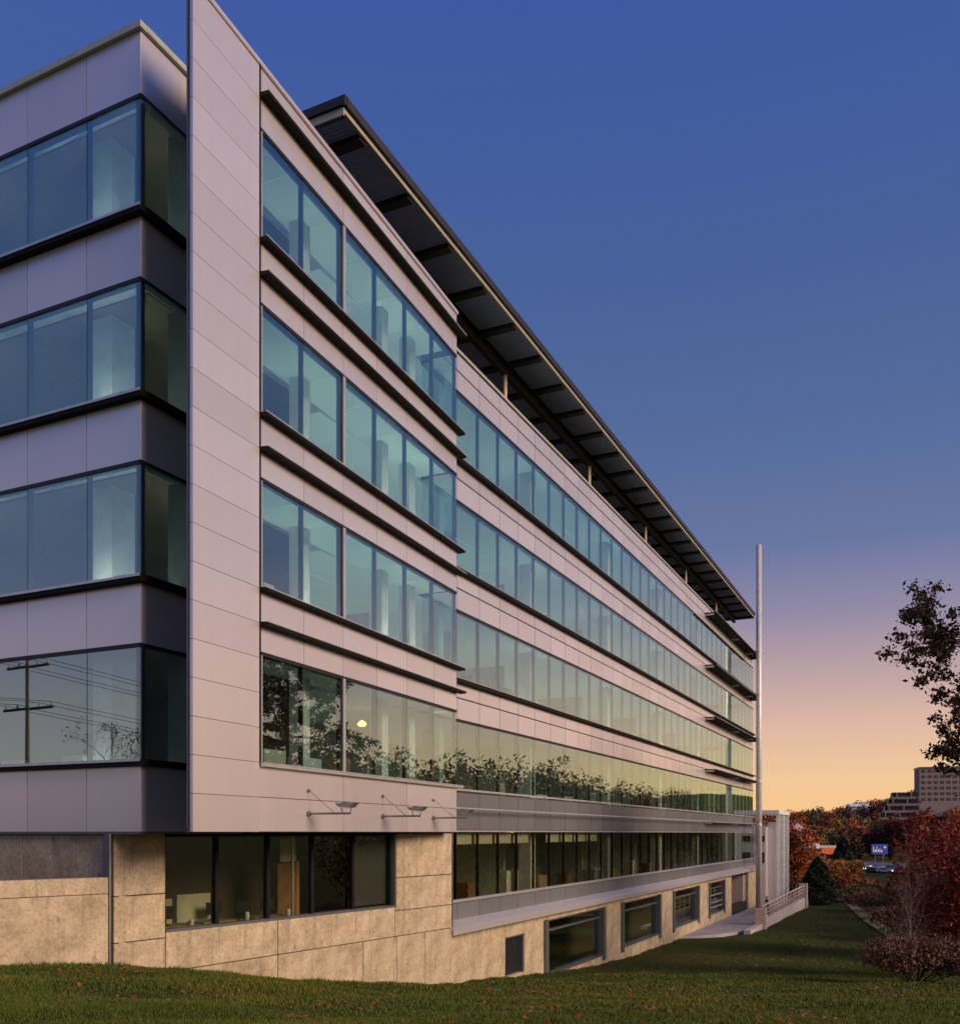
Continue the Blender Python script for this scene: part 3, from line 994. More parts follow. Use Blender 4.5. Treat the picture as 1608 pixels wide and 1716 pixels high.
fbox('cabinet', CF, 7.35, 8.2, -2.2, -1.9, -3.3, -0.95, 'door_wood', cbase)
fbox('notice_board', CF, 7.4, 8.1, -1.86, -1.83, -0.9, -0.2, 'blind', cbase)
fbox('roller_blind', CF, 8.95, 10.77, -0.36, -0.345, -2.35, -0.05, 'alu_dark', cbase)
MB().tube(CF.p(6.75, -0.7, -3.2), CF.p(6.75, -0.7, 0.0), 0.04).build('pipe', 'alu', cbase)
MB().box(CF, 8.25, 8.38, -2.1, -1.95, -2.6, -0.9).build('door_edge', 'lit_edge_amber', cbase)  # amber colour stands in for warm light on this edge

MB().box(CF, 0.1, 14.2, -0.30, -0.015, -0.031, 0.0125).build('soffit_closure', 'fin_dark', cbase)
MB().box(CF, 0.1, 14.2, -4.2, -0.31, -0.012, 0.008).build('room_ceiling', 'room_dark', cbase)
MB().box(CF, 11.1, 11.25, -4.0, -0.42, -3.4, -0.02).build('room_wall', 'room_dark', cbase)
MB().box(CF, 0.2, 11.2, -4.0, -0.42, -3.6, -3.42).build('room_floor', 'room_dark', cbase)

# ---- concrete base below the long front
base = MB()
base.box(F, -1.6, NM * MODULE, -0.30, 0.10, -9.0, -6.62)
base.box(F, -1.6, NM * MODULE, -0.30, 0.10, -4.08, -3.75)
for a0, a1 in ((-1.6, 3.86), (5.78, 8.2), (17.2, 20.2), (29.0, 32.3), (40.5, 44.0), (50.6, 53.8), (62.5, 67.0)):
    base.box(F, a0, a1, -0.30, 0.10, -6.62, -4.08)
fbase = base.build('concrete_base', 'gasket', bld)
g = 0.012
for a0, a1 in ((-1.70, 0.9), (0.9, 3.86), (5.78, 8.2), (17.2, 20.2), (29.0, 32.3), (40.5, 44.0), (50.6, 53.8), (62.5, 67.0)):
    fbox('concrete_panel', F, a0 + g, a1 - g, 0.08, 0.30, -9.0, -3.75, 'concrete', fbase, 0, 0.012)
fbox('concrete_panel', F, 3.86 + g, 5.78 - g, 0.08, 0.30, -4.40, -3.75, 'concrete', fbase, 0, 0.012)
fbox('concrete_panel', F, 3.86 + g, 5.78 - g, 0.08, 0.30, -9.0, -6.05, 'concrete', fbase, 0, 0.012)
for a0, a1 in ((8.2, 17.2), (20.2, 29.0), (32.3, 40.5), (44.0, 50.6)):
    fbox('concrete_panel', F, a0 + g, a1 - g, 0.08, 0.30, -9.0, -6.66, 'concrete', fbase, 0, 0.012)
    fbox('concrete_panel', F, a0 + g, a1 - g, 0.08, 0.30, -4.06, -3.75, 'concrete', fbase, 0, 0.012)
    w = MB()
    w.box(F, a0 + 0.02, a0 + 0.42, -0.1, 0.40, -6.9, -4.02)
    w.box(F, a1 - 0.42, a1 - 0.02, -0.1, 0.40, -6.9, -4.02)
    w.box(F, a0 + 0.42, a1 - 0.42, 0.02, 0.16, -4.16, -4.07)
    w.box(F, a0 + 0.42, a1 - 0.42, 0.02, 0.20, -4.62, -4.54)
    w.box(F, a0 + 0.42, a1 - 0.42, 0.02, 0.36, -6.66, -6.58)
    w.build('window_frame', 'alu_dark', fbase)
    w = MB()
    w.box(F, a0 + 0.42, a1 - 0.42, 0.165, 0.20, -4.60, -4.565)
    w.build('transom_bar', 'alu', fbase)
    cuts = [a0 + 0.42 + (a1 - a0 - 0.84) * i / 3 for i in range(4)]
    glaze(F, cuts, -6.57, -4.64, fbase, 'glass_low', o=0.08)
    glaze(F, cuts, -4.53, -4.17, fbase, 'glass_low', o=0.08)
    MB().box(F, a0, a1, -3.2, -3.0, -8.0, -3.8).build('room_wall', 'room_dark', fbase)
for z_ in (-5.2, -5.8, -6.2):
    MB().box(F, 44.4, 50.2, 0.10, 0.18, z_, z_ + 0.07).build('transom_bar', 'alu', fbase)
MB().box(F, 3.9, 5.74, 0.0, 0.06, -6.05, -4.42).build('vent_panel', 'gasket', fbase)
MB().box(F, 5.60, 5.80, 0.05, 0.34, -6.05, -4.42).build('vent_jamb', 'alu_dark', fbase)
MB().box(F, 3.84, 5.80, 0.06, 0.34, -4.44, -4.38).build('vent_head', 'alu_dark', fbase)
dr = MB().box(F, 53.9, 62.4, -1.8, -1.6, -7.5, -3.75).build('entrance_door', 'door_wood', fbase)
MB().box(F, 53.9, 54.1, -1.6, 0.06, -7.6, -3.75).build('entrance_jamb', 'far_stone', fbase)
MB().box(F, 61.0, 62.4, -1.6, 0.06, -7.6, -3.75).build('entrance_jamb', 'far_stone', fbase)

# ---- retaining wall left of the building
wv = Vector((-0.71, -0.70)).normalized()
RW = Frame((-8.62, 21.86), (wv.x, wv.y), (0.70, -0.71))
rw = thing('retaining_wall', 'low board-marked concrete wall at the left end, below the recessed base', 'wall', RW.p(4, -0.15, -4))
for a0, a1, z0, z1 in ((0.0, 9.0, -1.42, -1.03), (0.0, 4.6, -5.0, -1.42), (4.6, 9.0, -5.0, -1.42)):
    fbox('concrete_panel', RW, a0 + 0.006, a1 - 0.006, -0.30, 0.0, z0 + 0.006, z1 - 0.006, 'concrete', rw, 0, 0.012)
MB().box(RW, -0.045, -0.005, -0.35, 0.02, -5.0, -0.02).build('joint_strip', 'alu_dark', rw)
RW2 = Frame((-8.66, 22.02), (-DY, DX), (-DX, -DY))
rb = fbox('concrete_panel', RW2, 0.05, 3.0, -0.25, -0.05, -4.5, -0.05, 'concrete', fbase, 0, 0.01)
fbox('concrete_panel', RW2, 3.02, 9.0, -0.25, -0.05, -4.5, -0.05, 'concrete', fbase, 0, 0.01)

# ------------------------------------------------------------------ wall floodlights
def floodlight(fr, t, label, z=0.50, arm=1.28):
    root = thing('floodlight', label, 'floodlight', fr.p(t, 0, z), 'floodlights on arms along the front')
    MB().tube(fr.p(t, 0.016, z), fr.p(t, 0.06, z), 0.075, k=12).build('wall_plate', 'lamp_metal', root)
    MB().tube(fr.p(t, 0.016, z + 0.60), fr.p(t, 0.05, z + 0.60), 0.05, k=12).build('wall_plate', 'lamp_metal', root)
    MB().tube(fr.p(t, 0.05, z), fr.p(t, arm, z), 0.028, k=8).build('arm', 'lamp_metal', root)
    MB().tube(fr.p(t, 0.05, z + 0.60), fr.p(t, arm * 0.62, z + 0.02), 0.010, k=6).build('stay_rod', 'lamp_metal', root)
    yk = MB()
    for o_ in (arm - 0.24, arm - 0.02):
        yk.tube(fr.p(t, o_, z), fr.p(t, o_ + (-0.05 if o_ < arm - .1 else 0.05), z + 0.17), 0.014, k=6)
    yk.build('yoke', 'lamp_metal', root)
    hd = MB()
    hd.profile(fr, t - 0.15, t + 0.15, [(arm - 0.38, z + 0.27), (arm - 0.30, z + 0.17), (arm + 0.04, z + 0.15), (arm + 0.18, z + 0.27), (arm + 0.10, z + 0.23), (arm - 0.10, z + 0.30), (arm - 0.26, z + 0.24)])
    hd.build('lamp_head', 'lamp_metal', root)
    MB().box(fr, t - 0.13, t + 0.13, arm - 0.25, arm + 0.02, z + 0.135, z + 0.149).build('lamp_lens', 'alu', root)


floodlight(B, 4.54, 'floodlight on a bracket arm, nearest the blank pier')
floodlight(B, 8.60, 'floodlight on a bracket arm, middle of the three on the bay')
floodlight(B, 12.15, 'floodlight on a bracket arm, by the outer corner of the bay')

# ------------------------------------------------------------------ mast at the far corner
mp = F.p(61.7, 1.42, 0)
mast = thing('steel_mast', 'tall slender pale steel mast rising past the canopy at the far corner', 'mast', (mp.x, mp.y, -7.4))
MB().tube((mp.x, mp.y, -7.6), (mp.x, mp.y, 27.8), 0.30, 0.25, 16).build('pole', 'mast_paint', mast, True)
MB().lathe((mp.x, mp.y, 27.8), [(0.23, 0), (0.24, 0.06), (0.10, 0.14)], 16).build('cap', 'mast_paint', mast)
for z in (17.62, 13.42, 9.22, 5.02, 0.82):
    a_, b_ = F.p(61.7, 0.97, z), F.p(61.7, 0.2, z)
    MB().tube((mp.x, mp.y, z), a_, 0.06, k=8).build('tie_bracket', 'alu_dark', mast)
    MB().lathe((mp.x, mp.y, z - 0.12), [(0.27, 0), (0.29, 0.02), (0.29, 0.22), (0.27, 0.24)], 16).build('collar', 'mast_paint', mast)
MB().lathe((mp.x, mp.y, -7.6), [(0.55, 0), (0.55, 0.12), (0.30, 0.16)], 16).build('base_plate', 'far_stone', mast)

# ------------------------------------------------------------------ walk, terrace rail, stair tower at the far end
wp = []
for i in range(9):
    a_ = math.pi / 2 * i / 8
    wp.append((40.0 - 5.5 * math.sin(a_), 0.32 + 3.4 * (1 - math.cos(a_)) if i < 8 else 3.5))
pts = [F.p(s_, o_, 0) for s_, o_ in [(34.8, 0.32), (36.0, 1.4), (38.0, 2.6), (41.0, 3.6), (45.5, 4.0), (80.0, 4.0), (80.0, 0.32)]]
MB().poly([(p.x, p.y) for p in pts], -8.6, -7.42).build('pavement', 'paving', None, kind='structure', label='grey paved walk along the base of the building')
tr = thing('terrace_railing', 'pink metal railing on a low stone kerb beside the paved walk', 'railing', F.p(60, 4.1, -8))
MB().box(F, 45.8, 74.0, 3.98, 4.30, -8.6, -6.95).build('kerb_wall', 'far_stone', tr)
for i in range(15):
    s_ = 46.2 + i * 1.95
    MB().box(F, s_ - 0.06, s_ + 0.06, 4.08, 4.20, -6.95, -5.95 + 0.02 * i).build('baluster', 'rail_paint', tr)
for z_, r_ in ((-5.93, 0.07), (-6.30, 0.035), (-6.62, 0.035)):
    MB().tube(F.p(46.0, 4.14, z_), F.p(74.0, 4.14, z_ + 0.28), r_, k=8).build('rail', 'rail_paint', tr)
MB().box(F, 73.7, 74.5, 3.7, 4.5, -8.6, -5.45).build('end_post', 'far_stone', tr)
MB().box(F, 45.6, 46.3, 3.7, 4.5, -8.6, -6.1).build('end_post', 'rail_paint', tr)
MB().profile(F, 40.0, 45.8, [(3.75, -8.6), (4.25, -8.6), (4.25, -7.30), (3.75, -7.30)]).build('kerb_wall', 'far_stone', tr)

st = thing('stair_tower', 'white framed open stair tower beyond the far end of the building', 'stair tower', F.p(72, 0, -7.5))
MB().box(F, 69.0, 77.0, -4.0, 2.3, 1.95, 2.35).build('roof_slab', 'white_paint', st)
for s_, o_ in ((69.1, 2.1), (76.7, 2.1), (69.1, -3.8), (76.7, -3.8), (72.9, 2.1)):
    MB().box(F, s_, s_ + 0.28, o_ - 0.12, o_ + 0.14, -7.5, 1.95).build('column', 'white_paint', st)
for i in range(6):
    MB().box(F, 69.0, 69.08, -3.6 + i * 0.95, -3.6 + i * 0.95 + 0.86, -7.4, 0.2 + (0.9 if i % 2 else 0)).build('cladding_panel', 'panel', st)
for i in range(7):
    s_ = 69.5 + i * 1.05
    MB().box(F, s_, s_ + 0.12, 2.05, 2.20, -7.4, 1.95).build('mullion', 'white_paint', st)
    if i < 6:
        fbox('window_pane', F, s_ + 0.14, s_ + 1.03, 2.1, 2.12, -7.3, 0.6, 'glass_low', st)
for z_ in (-5.0, -2.2, 0.62):
    MB().box(F, 69.4, 76.7, -3.6, 1.9, z_, z_ + 0.22).build('landing', 'white_paint', st)
for j, z_ in enumerate((-5.0, -2.2)):
    MB().profile(F, 70.0, 71.2, [(-3.4, z_), (-3.4, z_ + 0.3), (1.6, z_ + 3.0), (1.6, z_ + 2.7)]).build('stair_flight', 'far_stone', st)

lk = thing('link_wall', 'grey panelled link with two dark louvres between building and stair tower', 'wall', F.p(68, 0, -7.5))
MB().box(F, 67.2, 68.95, -3.0, 1.2, -7.5, 0.6).build('wall_panel', 'panel', lk)
for z0, z1 in ((-0.9, -0.3), (-3.1, -2.0)):
    MB().box(F, 67.12, 67.19, 0.25, 1.1, z0, z1).build('louvre', 'gasket', lk)
    for q in range(4):
        zz = z0 + (z1 - z0) * (q + 0.4) / 4
        MB().box(F, 67.08, 67.115, 0.28, 1.07, zz, zz + 0.06).build('louvre_blade', 'steel_dark', lk)

# bollard lamps standing at the entrance
for s_, o_, lab in ((57.0, 2.9, 'dark bollard light on the paved walk, nearer the entrance door'), (63.5, 1.9, 'dark bollard light on the paved walk, nearer the mast')):
    q = F.p(s_, o_, -7.42)
    bo = thing('bollard_light', lab, 'bollard', q, 'bollard lights at the entrance')
    MB().lathe(q, [(0.14, 0), (0.14, 0.9), (0.12, 0.92)], 12).build('post', 'steel_dark', bo)
    MB().lathe((q.x, q.y, q.z + 0.92), [(0.10, 0), (0.10, 0.14)], 12).build('lamp_lens', 'white_paint', bo)
    MB().lathe((q.x, q.y, q.z + 1.06), [(0.15, 0), (0.15, 0.06), (0.05, 0.10)], 12).build('cap', 'steel_dark', bo)


# ------------------------------------------------------------------ trees
def skeleton(rng, base, height, spread, levels=4, first=0.25, n_main=7, up=0.5, lean=(0, 0), wig=0.25):
    """returns segments (p0,p1,r0,r1) and twig end points"""
    segs, tips = [], []
    base = Vector(base)
    r0 = height * 0.020 + 0.03
    top = base + Vector((lean[0], lean[1], height * 0.9))
    n = 8
    pts = [base]
    for i in range(1, n + 1):
        t = i / n
        pts.append(base.lerp(top, t) + Vector((rng.gauss(0, wig), rng.gauss(0, wig), 0)) * (height * 0.05 * t))
    rad = [r0 * (1 - 0.85 * i / n) for i in range(n + 1)]
    for i in range(n):
        segs.append((pts[i], pts[i + 1], rad[i], rad[i + 1]))

    def grow(p, d, length, r, lev):
        k = 3
        q = p
        for i in range(k):
            d2 = (d + Vector((rng.gauss(0, .22), rng.gauss(0, .22), rng.gauss(0, .16) + 0.04))).normalized()
            q2 = q + d2 * (length / k)
            ra, rb_ = r * (1 - 0.28 * i), r * (1 - 0.28 * (i + 1))
            segs.append((q, q2, max(ra, 0.006), max(rb_, 0.005)))
            q, d = q2, d2
            if lev > 0:
                for _ in range(2 if i else 1):
                    sd = Vector((rng.gauss(0, 1), rng.gauss(0, 1), rng.gauss(0.12, .6))).normalized()
                    grow(q, (d * 0.65 + sd * 0.75).normalized(), length * rng.uniform(0.42, 0.62), rb_ * 0.7, lev - 1)
        tips.append(q)

    for i in range(n_main):
        t = first + (1 - first) * (i + rng.random() * 0.6) / n_main
        j = min(n - 1, int(t * n))
        p = pts[j].lerp(pts[j + 1], t * n - j)
        a = i * 2.4 + rng.uniform(-.4, .4)
        shape = math.sin(math.pi * min(1, 0.22 + 0.72 * (t - first) / (1 - first)))
        d = Vector((math.cos(a), math.sin(a), up * rng.uniform(0.3, 1.2))).normalized()
        grow(p, d, spread * shape * rng.uniform(0.75, 1.1), rad[j] * 0.5, levels - 2)
    tips.append(pts[-1])
    return segs, tips


def wood(name, segs, mat, parent, minr=0.0, k=5):
    mb = MB()
    for p0, p1, a, b_ in segs:
        if a >= minr:
            mb.tube(p0, p1, a, b_, k if a > 0.03 else 3, caps=False)
    return mb.build(name, mat, parent, True)


def tree(name, label, loc, height, spread, leaf, seed, per_tip=40, clump=0.5, lsize=0.12, group=None, bark='bark', cat='tree',
         n_main=8, first=0.25, up=0.5, levels=4, keep=1.0, minr=0.0, thin=1.0):
    rng = random.Random(seed)
    z = gz(loc[0], loc[1]) if len(loc) < 3 else loc[2]
    root = thing(name, label, cat, (loc[0], loc[1], z), group)
    segs, tips = skeleton(rng, (loc[0], loc[1], z - 0.15), height, spread, levels, first, n_main, up)
    segs = [(a_, b_, c_ * thin, d_ * thin) for a_, b_, c_, d_ in segs]
    wood('trunk', segs, bark, root, minr)
    T = np.array([tuple(t) for t in tips if rng.random() < keep])
    if per_tip and len(T):
        c = np.repeat(T, per_tip, 0)
        c = c + RNG.normal(0, clump, c.shape) * np.array([1, 1, 0.7])
        leaves('crown', c, lsize, leaf, root, (loc[0], loc[1], z))
    return root


def shrub(name, label, loc, rx, ry, h, leaf, n, lsize, cat='shrub', group=None, lumps=9, bark='bark', pointed=False, lift=0.0):
    """lumpy leafy mass on a few stems"""
    z = gz(loc[0], loc[1]) if len(loc) < 3 else loc[2]
    root = thing(name, label, cat, (loc[0], loc[1], z), group)
    rng = np.random.default_rng(int(abs(loc[0] * 31 + loc[1] * 17)) + 3)
    if pointed:
        t = rng.random(n) ** 0.8
        rr = np.interp(t, [0, 0.12, 0.45, 0.8, 1], [0.7, 1, 0.92, 0.5, 0.04]) * (0.62 + 0.38 * np.sqrt(rng.random(n)))
        a = rng.uniform(0, 6.283, n)
        rr *= 1 + 0.13 * np.sin(a * 5 + t * 21)
        c = np.stack([loc[0] + rr * rx * np.cos(a), loc[1] + rr * ry * np.sin(a), z + t * h], 1)
        stems = [((loc[0], loc[1], z - 0.1), (loc[0], loc[1], z + h * 0.85))]
    else:
        lc = np.stack([rng.normal(0, 0.45, lumps) * rx, rng.normal(0, 0.45, lumps) * ry, rng.uniform(0.3, 0.72, lumps) * h], 1)
        lc[:, 0] = np.clip(lc[:, 0], -0.7 * rx, 0.7 * rx)
        lr = rng.uniform(0.28, 0.5, lumps)
        i = rng.integers(0, lumps, n)
        v = rng.normal(size=(n, 3)); v /= np.linalg.norm(v, axis=1, keepdims=True)
        v *= (0.55 + 0.45 * rng.random((n, 1)) ** 0.5) * (1 + 0.15 * rng.normal(size=(n, 1)))
        sc = np.array([rx, ry, h * 0.62])
        c = np.array([loc[0], loc[1], z + lift]) + lc[i] + v * sc * lr[i][:, None]
        c[:, 2] = np.maximum(c[:, 2], z + 0.02)
        stems = [((loc[0] + 0.1 * q[0], loc[1] + 0.1 * q[1], z - 0.1), (loc[0] + q[0], loc[1] + q[1], z + lift + q[2])) for q in lc]
    mb = MB()
    for p0, p1 in stems:
        mb.tube(p0, p1, 0.012 * h + 0.015, 0.012, 5)
    mb.build('trunk', bark, root)
    leaves('crown', c, lsize, leaf, root, (loc[0], loc[1], z))
    return root


# big oak at the right edge, mostly outside the frame; it also mirrors in the bay's lowest windows
tree('oak_tree', 'tall dark oak with ragged leaf clumps reaching in at the right edge', (25.3, 44.0), 20.2, 4.5, 'leaf_oak', 21, 64, 0.21, 0.125,
     n_main=15, first=0.50, up=0.30, keep=0.95)
shrub('red_tree', 'deep red leafy tree at the right edge above the dark bush', (22.0, 40.5), 3.7, 3.4, 7.4, 'leaf_red', 15000, 0.11, 'tree', lumps=16)
shrub('red_tree', 'taller red tree behind the deep red one at the right edge', (27.5, 54.0), 3.6, 4.2, 9.6, 'leaf_red', 12000, 0.14, 'tree', lumps=16)
shrub('dark_bush', 'low dark brown bush at the right edge of the lawn', (16.6, 36.0), 2.5, 1.6, 1.9, 'leaf_brown', 9000, 0.07, 'bush', lumps=14)
tree('bare_shrub', 'leafless grey shrub of upright twigs before the red tree', (17.6, 38.6), 5.8, 1.7, 'leaf_brown', 5, 0, n_main=26, first=0.02, up=2.6, bark='bark_grey', cat='shrub', levels=4, thin=0.32)
tree('bare_shrub', 'smaller leafless grey shrub at the left foot of the red tree', (18.4, 40.5), 4.4, 1.5, 'leaf_brown', 9, 0, n_main=24, first=0.02, up=2.4, bark='bark_grey', cat='shrub', levels=4, thin=0.32)
# conical evergreen by the railing end
shrub('conical_evergreen', 'dark conical evergreen beside the end of the railing', (38.4, 107.0), 1.8, 1.8, 5.4, 'leaf_ever', 6000, 0.16, 'evergreen', pointed=True)


def px(x, y, Y):
    return ((x - 804) / 1577 * Y, Y, (1396 - y) / 1577 * Y)


# shrubs and small trees below the lawn
for nm, lab, x, Y, rx, h, leaf, cnt in (
        ('rust_tree', 'rust red tree just right of the stair tower', 1326, 128, 3.4, 11.5, 'leaf_rust', 7000),
        ('amber_shrub', 'amber shrub between the stair tower and the evergreen', 1340, 132, 3.2, 7.0, 'leaf_amber', 4500),
        ('amber_shrub', 'round orange shrub in front of the highway barrier', 1400, 150, 4.2, 5.4, 'leaf_amber', 6000),
        ('dark_fir', 'small dark evergreen poking up behind the round orange shrub', 1413, 168, 2.6, 8.6, 'leaf_ever', 4000),
        ('amber_shrub', 'wide low orange shrub left of the bare grey shrub', 1446, 140, 5.0, 2.6, 'leaf_rust', 6000),
        ('olive_shrub', 'yellow green shrub at the far edge of the lawn', 1484, 118, 4.2, 2.4, 'leaf_olive', 5000),
        ('olive_shrub', 'dull olive shrub before the wide orange one', 1430, 112, 3.0, 1.8, 'leaf_olive', 3500),
        ('brown_shrub', 'brown thicket on the slope below the olive shrubs', 1522, 92, 4.4, 2.6, 'leaf_brown', 5000),
        ('brown_shrub', 'brown thicket at the foot of the bare grey shrub', 1548, 66, 3.6, 2.6, 'leaf_brown', 5000)):
    X = (x - 804) / 1577 * Y
    shrub(nm, lab, (X, Y), rx, rx, h, leaf, cnt, 0.0015 * Y + 0.03, 'shrub' if 'shrub' in nm else 'tree', lumps=12, pointed=(nm == 'dark_fir'))

# autumn trees right of the frame: they are what the lower windows mirror
k = 0
rr_ = random.Random(3)
for i in range(30):
    Y = 62 + i * 6.4
    X = 0.58 * Y + 9 + rr_.uniform(0, 11)
    hgt = rr_.uniform(15.5, 18.5) + i * 0.22
    leaf = rr_.choice(['leaf_rust', 'leaf_brown', 'leaf_red', 'leaf_olive', 'leaf_brown'])
    if i % 5 == 3:
        tree('bare_tree', 'autumn tree mirrored in the lowest row of windows', (X, Y), hgt + 3, 5.0, leaf, 100 + i, 3, 0.4, 0.2, 'trees mirrored in the windows', n_main=10, levels=4, minr=0.012)
    else:
        shrub('autumn_tree', 'autumn tree mirrored in the lowest row of windows', (X, Y), 5.2, 5.2, hgt, leaf, 4200, 0.36, 'tree', 'trees mirrored in the windows', lumps=12)

# dense wood behind them
NW = 150
wy = RNG.uniform(58, 300, NW); wx = 0.60 * wy + 22 + RNG.uniform(0, 30, NW)
cl = []
for i in range(NW):
    r_ = RNG.uniform(3.0, 4.6)
    v = rand_unit(230) * RNG.uniform(0.4, 1.1, (230, 1)) * np.array([r_, r_, r_ * 2.0])
    cl.append(np.array([wx[i], wy[i], gz(wx[i], wy[i]) + r_ * 1.9 + 5.0 + wy[i] * 0.02]) + v)
leaves('roadside_wood', np.concatenate(cl), 0.55, 'leaf_brown', None, (0, 0, 0), kind='stuff', label='brown wood mirrored as a dark band in the lowest windows', cat='wood')

# left of the frame: pole, wires and small trees mirrored in the end windows
up = (-34.7, 17.6)
zp = gz(*up)
pole = thing('utility_pole', 'wooden utility pole with crossarms mirrored in the end windows', 'pole', (up[0], up[1], zp))
MB().tube((up[0], up[1], zp - 0.3), (up[0], up[1], 8.4), 0.20, 0.13, 10).build('pole', 'wood_pole', pole, True)
wd = Vector((0.35, 0.94, 0)).normalized()
wperp = Vector((-wd.y, wd.x, 0))
wire_pts = []
for z, hl in ((7.9, 1.7), (5.9, 2.0)):
    c_ = Vector((up[0], up[1], z))
    MB().tube(c_ - wperp * hl + Vector((.18, 0, 0)), c_ + wperp * hl + Vector((.18, 0, 0)), 0.075, k=6).build('crossarm', 'wood_pole', pole)
    for e in (-1, -0.5, 0.5, 1):
        q = c_ + wperp * hl * e * 0.93 + Vector((.18, 0, 0.06))
        MB().lathe(q, [(0.04, 0), (0.06, 0.08), (0.03, 0.18)], 8).build('insulator', 'far_stone', pole)
        wire_pts.append(q + Vector((0, 0, 0.18)))
for j, q in enumerate(wire_pts):
    mb = MB()
    for sgn in (-1, 1):
        prev = q
        for i in range(1, 13):
            t = i / 12
            nq = q + wd * (sgn * 60 * t) + Vector((0, 0, -3.2 * (t - t * t) * 1.5))
            mb.tube(prev, nq, 0.018, k=4, caps=False)
            prev = nq
    mb.build('overhead_wire', 'cable', pole)
for i, (x_, y_, h_) in enumerate(((-30.5, 13.0, 7.6), (-27.5, 10.5, 6.8), (-40, 12, 9.0), (-24, 3.0, 6.5), (-36, 26, 8.0))):
    tree('bare_tree', 'small leafless tree mirrored in the end windows', (x_, y_), h_, 2.4, 'leaf_brown', 50 + i, 2, 0.2, 0.08, 'leafless trees mirrored in the end windows', n_main=10, first=0.2, up=1.0)
for i in range(16):
    az = R(-70 - i * 5)
    d_ = rr_.uniform(75, 110)
    shrub('autumn_tree', 'distant brown tree on the skyline mirrored in the end windows', (math.sin(az) * d_, math.cos(az) * d_), 5, 5, rr_.uniform(4.5, 7.0), 'leaf_brown', 1500, 0.3, 'tree', 'skyline trees mirrored in the end windows', lumps=10)

# lit street lamp mirrored in the bay's lowest window
slp = (28.0, 40.0)
zs = gz(*slp)
sl = thing('street_lamp', 'lit yellow street lamp mirrored in the lowest bay window', 'street lamp', (slp[0], slp[1], zs))
MB().tube((slp[0], slp[1], zs - 0.2), (slp[0], slp[1], 5.9), 0.10, 0.06, 10).build('post', 'steel_dark', sl, True)
MB().tube((slp[0], slp[1], 5.8), (slp[0] - 1.3, slp[1] + 0.2, 6.1), 0.05, 0.04, 8).build('arm', 'steel_dark', sl)
MB().lathe((slp[0] - 1.4, slp[1] + 0.2, 5.95), [(0.10, 0.24), (0.30, 0.14), (0.32, 0.06)], 14).build('lamp_shade', 'steel_dark', sl)
MB().lathe((slp[0] - 1.4, slp[1] + 0.2, 5.84), [(0.06, 0.0), (0.18, 0.06), (0.20, 0.16)], 14).build('bulb', 'street_glow', sl)

# ------------------------------------------------------------------ far valley: hill, highway, bridge, signs, buildings
hx = np.linspace(-200, 900, 56)
hy = np.linspace(420, 1300, 30)
HX, HY = np.meshgrid(hx, hy)


def hillz(x, y):
    r = np.clip((y - 430) / 170, 0, 1)
    r = r * r * (3 - 2 * r)
    u = x / np.maximum(y, 1)
    top = np.interp(u, [-0.5, 0.15, 0.33, 0.40, 0.47, 0.55, 0.9], [2, 2, 6.5, 13, 21, 30, 34])
    return -11.6 + r * (top + 11.0) * (0.93 + 0.07 * np.sin(x * 0.045 + 1) * np.cos(y * 0.03))


HZ = hillz(HX, HY)
nx, ny = len(hx), len(hy)
hme = mesh_from(np.stack([HX.ravel(), HY.ravel(), HZ.ravel()], 1),
                [(j * nx + i, j * nx + i + 1, (j + 1) * nx + i + 1, (j + 1) * nx + i) for j in range(ny - 1) for i in range(nx - 1)], 'turf', True)
link('hillside', hme, kind='structure', label='wooded hillside across the valley')

# far wood: one mass of crowns on the hill
NT = 620
ty = RNG.uniform(428, 640, NT); tu = RNG.uniform(0.28, 0.60, NT); tx = tu * ty
tz = hillz(tx, ty)
cs, rs = [], []
groups = {'leaf_rust': [], 'leaf_brown': [], 'leaf_olive': [], 'leaf_red': []}
names = list(groups)
for i in range(NT):
    r_ = RNG.uniform(2.2, 4.4)
    n_ = 150
    v = rand_unit(n_) * RNG.uniform(0.5, 1.1, (n_, 1)) * np.array([r_, r_, r_ * 1.15])
    c = np.array([tx[i], ty[i], tz[i] + r_ * 1.2]) + v
    groups[names[RNG.choice(4, p=[.30, .38, .18, .14])]].append(c)
labs = {'leaf_rust': 'rust coloured crowns in the wood on the far hill', 'leaf_brown': 'brown crowns in the wood on the far hill',
        'leaf_olive': 'olive crowns in the wood on the far hill', 'leaf_red': 'dark red crowns in the wood on the far hill'}
for kx, lst in groups.items():
    leaves('far_wood', np.concatenate(lst), 0.75, kx, None, (0, 0, 0), kind='stuff', label=labs[kx], cat='wood')

# near slope trees on the hill foot, bigger, one by one
for i, (x, Y, h_, leaf) in enumerate(((1345, 400, 13, 'leaf_rust'), (1368, 405, 12, 'leaf_olive'), (1392, 412, 14, 'leaf_olive'), (1418, 408, 15, 'leaf_brown'),
                                      (1440, 415, 17, 'leaf_rust'), (1466, 410, 17, 'leaf_brown'), (1490, 405, 19, 'leaf_brown'), (1512, 400, 20, 'leaf_red'), (1540, 396, 22, 'leaf_red'), (1330, 396, 15, 'leaf_red'))):
    lab = ['rust tree at the hill foot above the bridge parapet', 'olive tree behind the overpass deck', 'olive tree above the orange sign', 'brown tree between the orange and blue signs',
           'rust tree left of the blue sign', 'brown tree directly above the blue sign', 'brown tree right of the blue sign', 'red tree below the parking deck', 'red tree below the tower block', 'dark red tree behind the stair tower edge'][i]
    X = (x - 804) / 1577 * Y
    shrub('hill_tree', lab, (X, Y, -11.2), 6.0, 6.0, h_, leaf, 2200, 0.6, 'tree', 'trees at the hill foot', lumps=12)

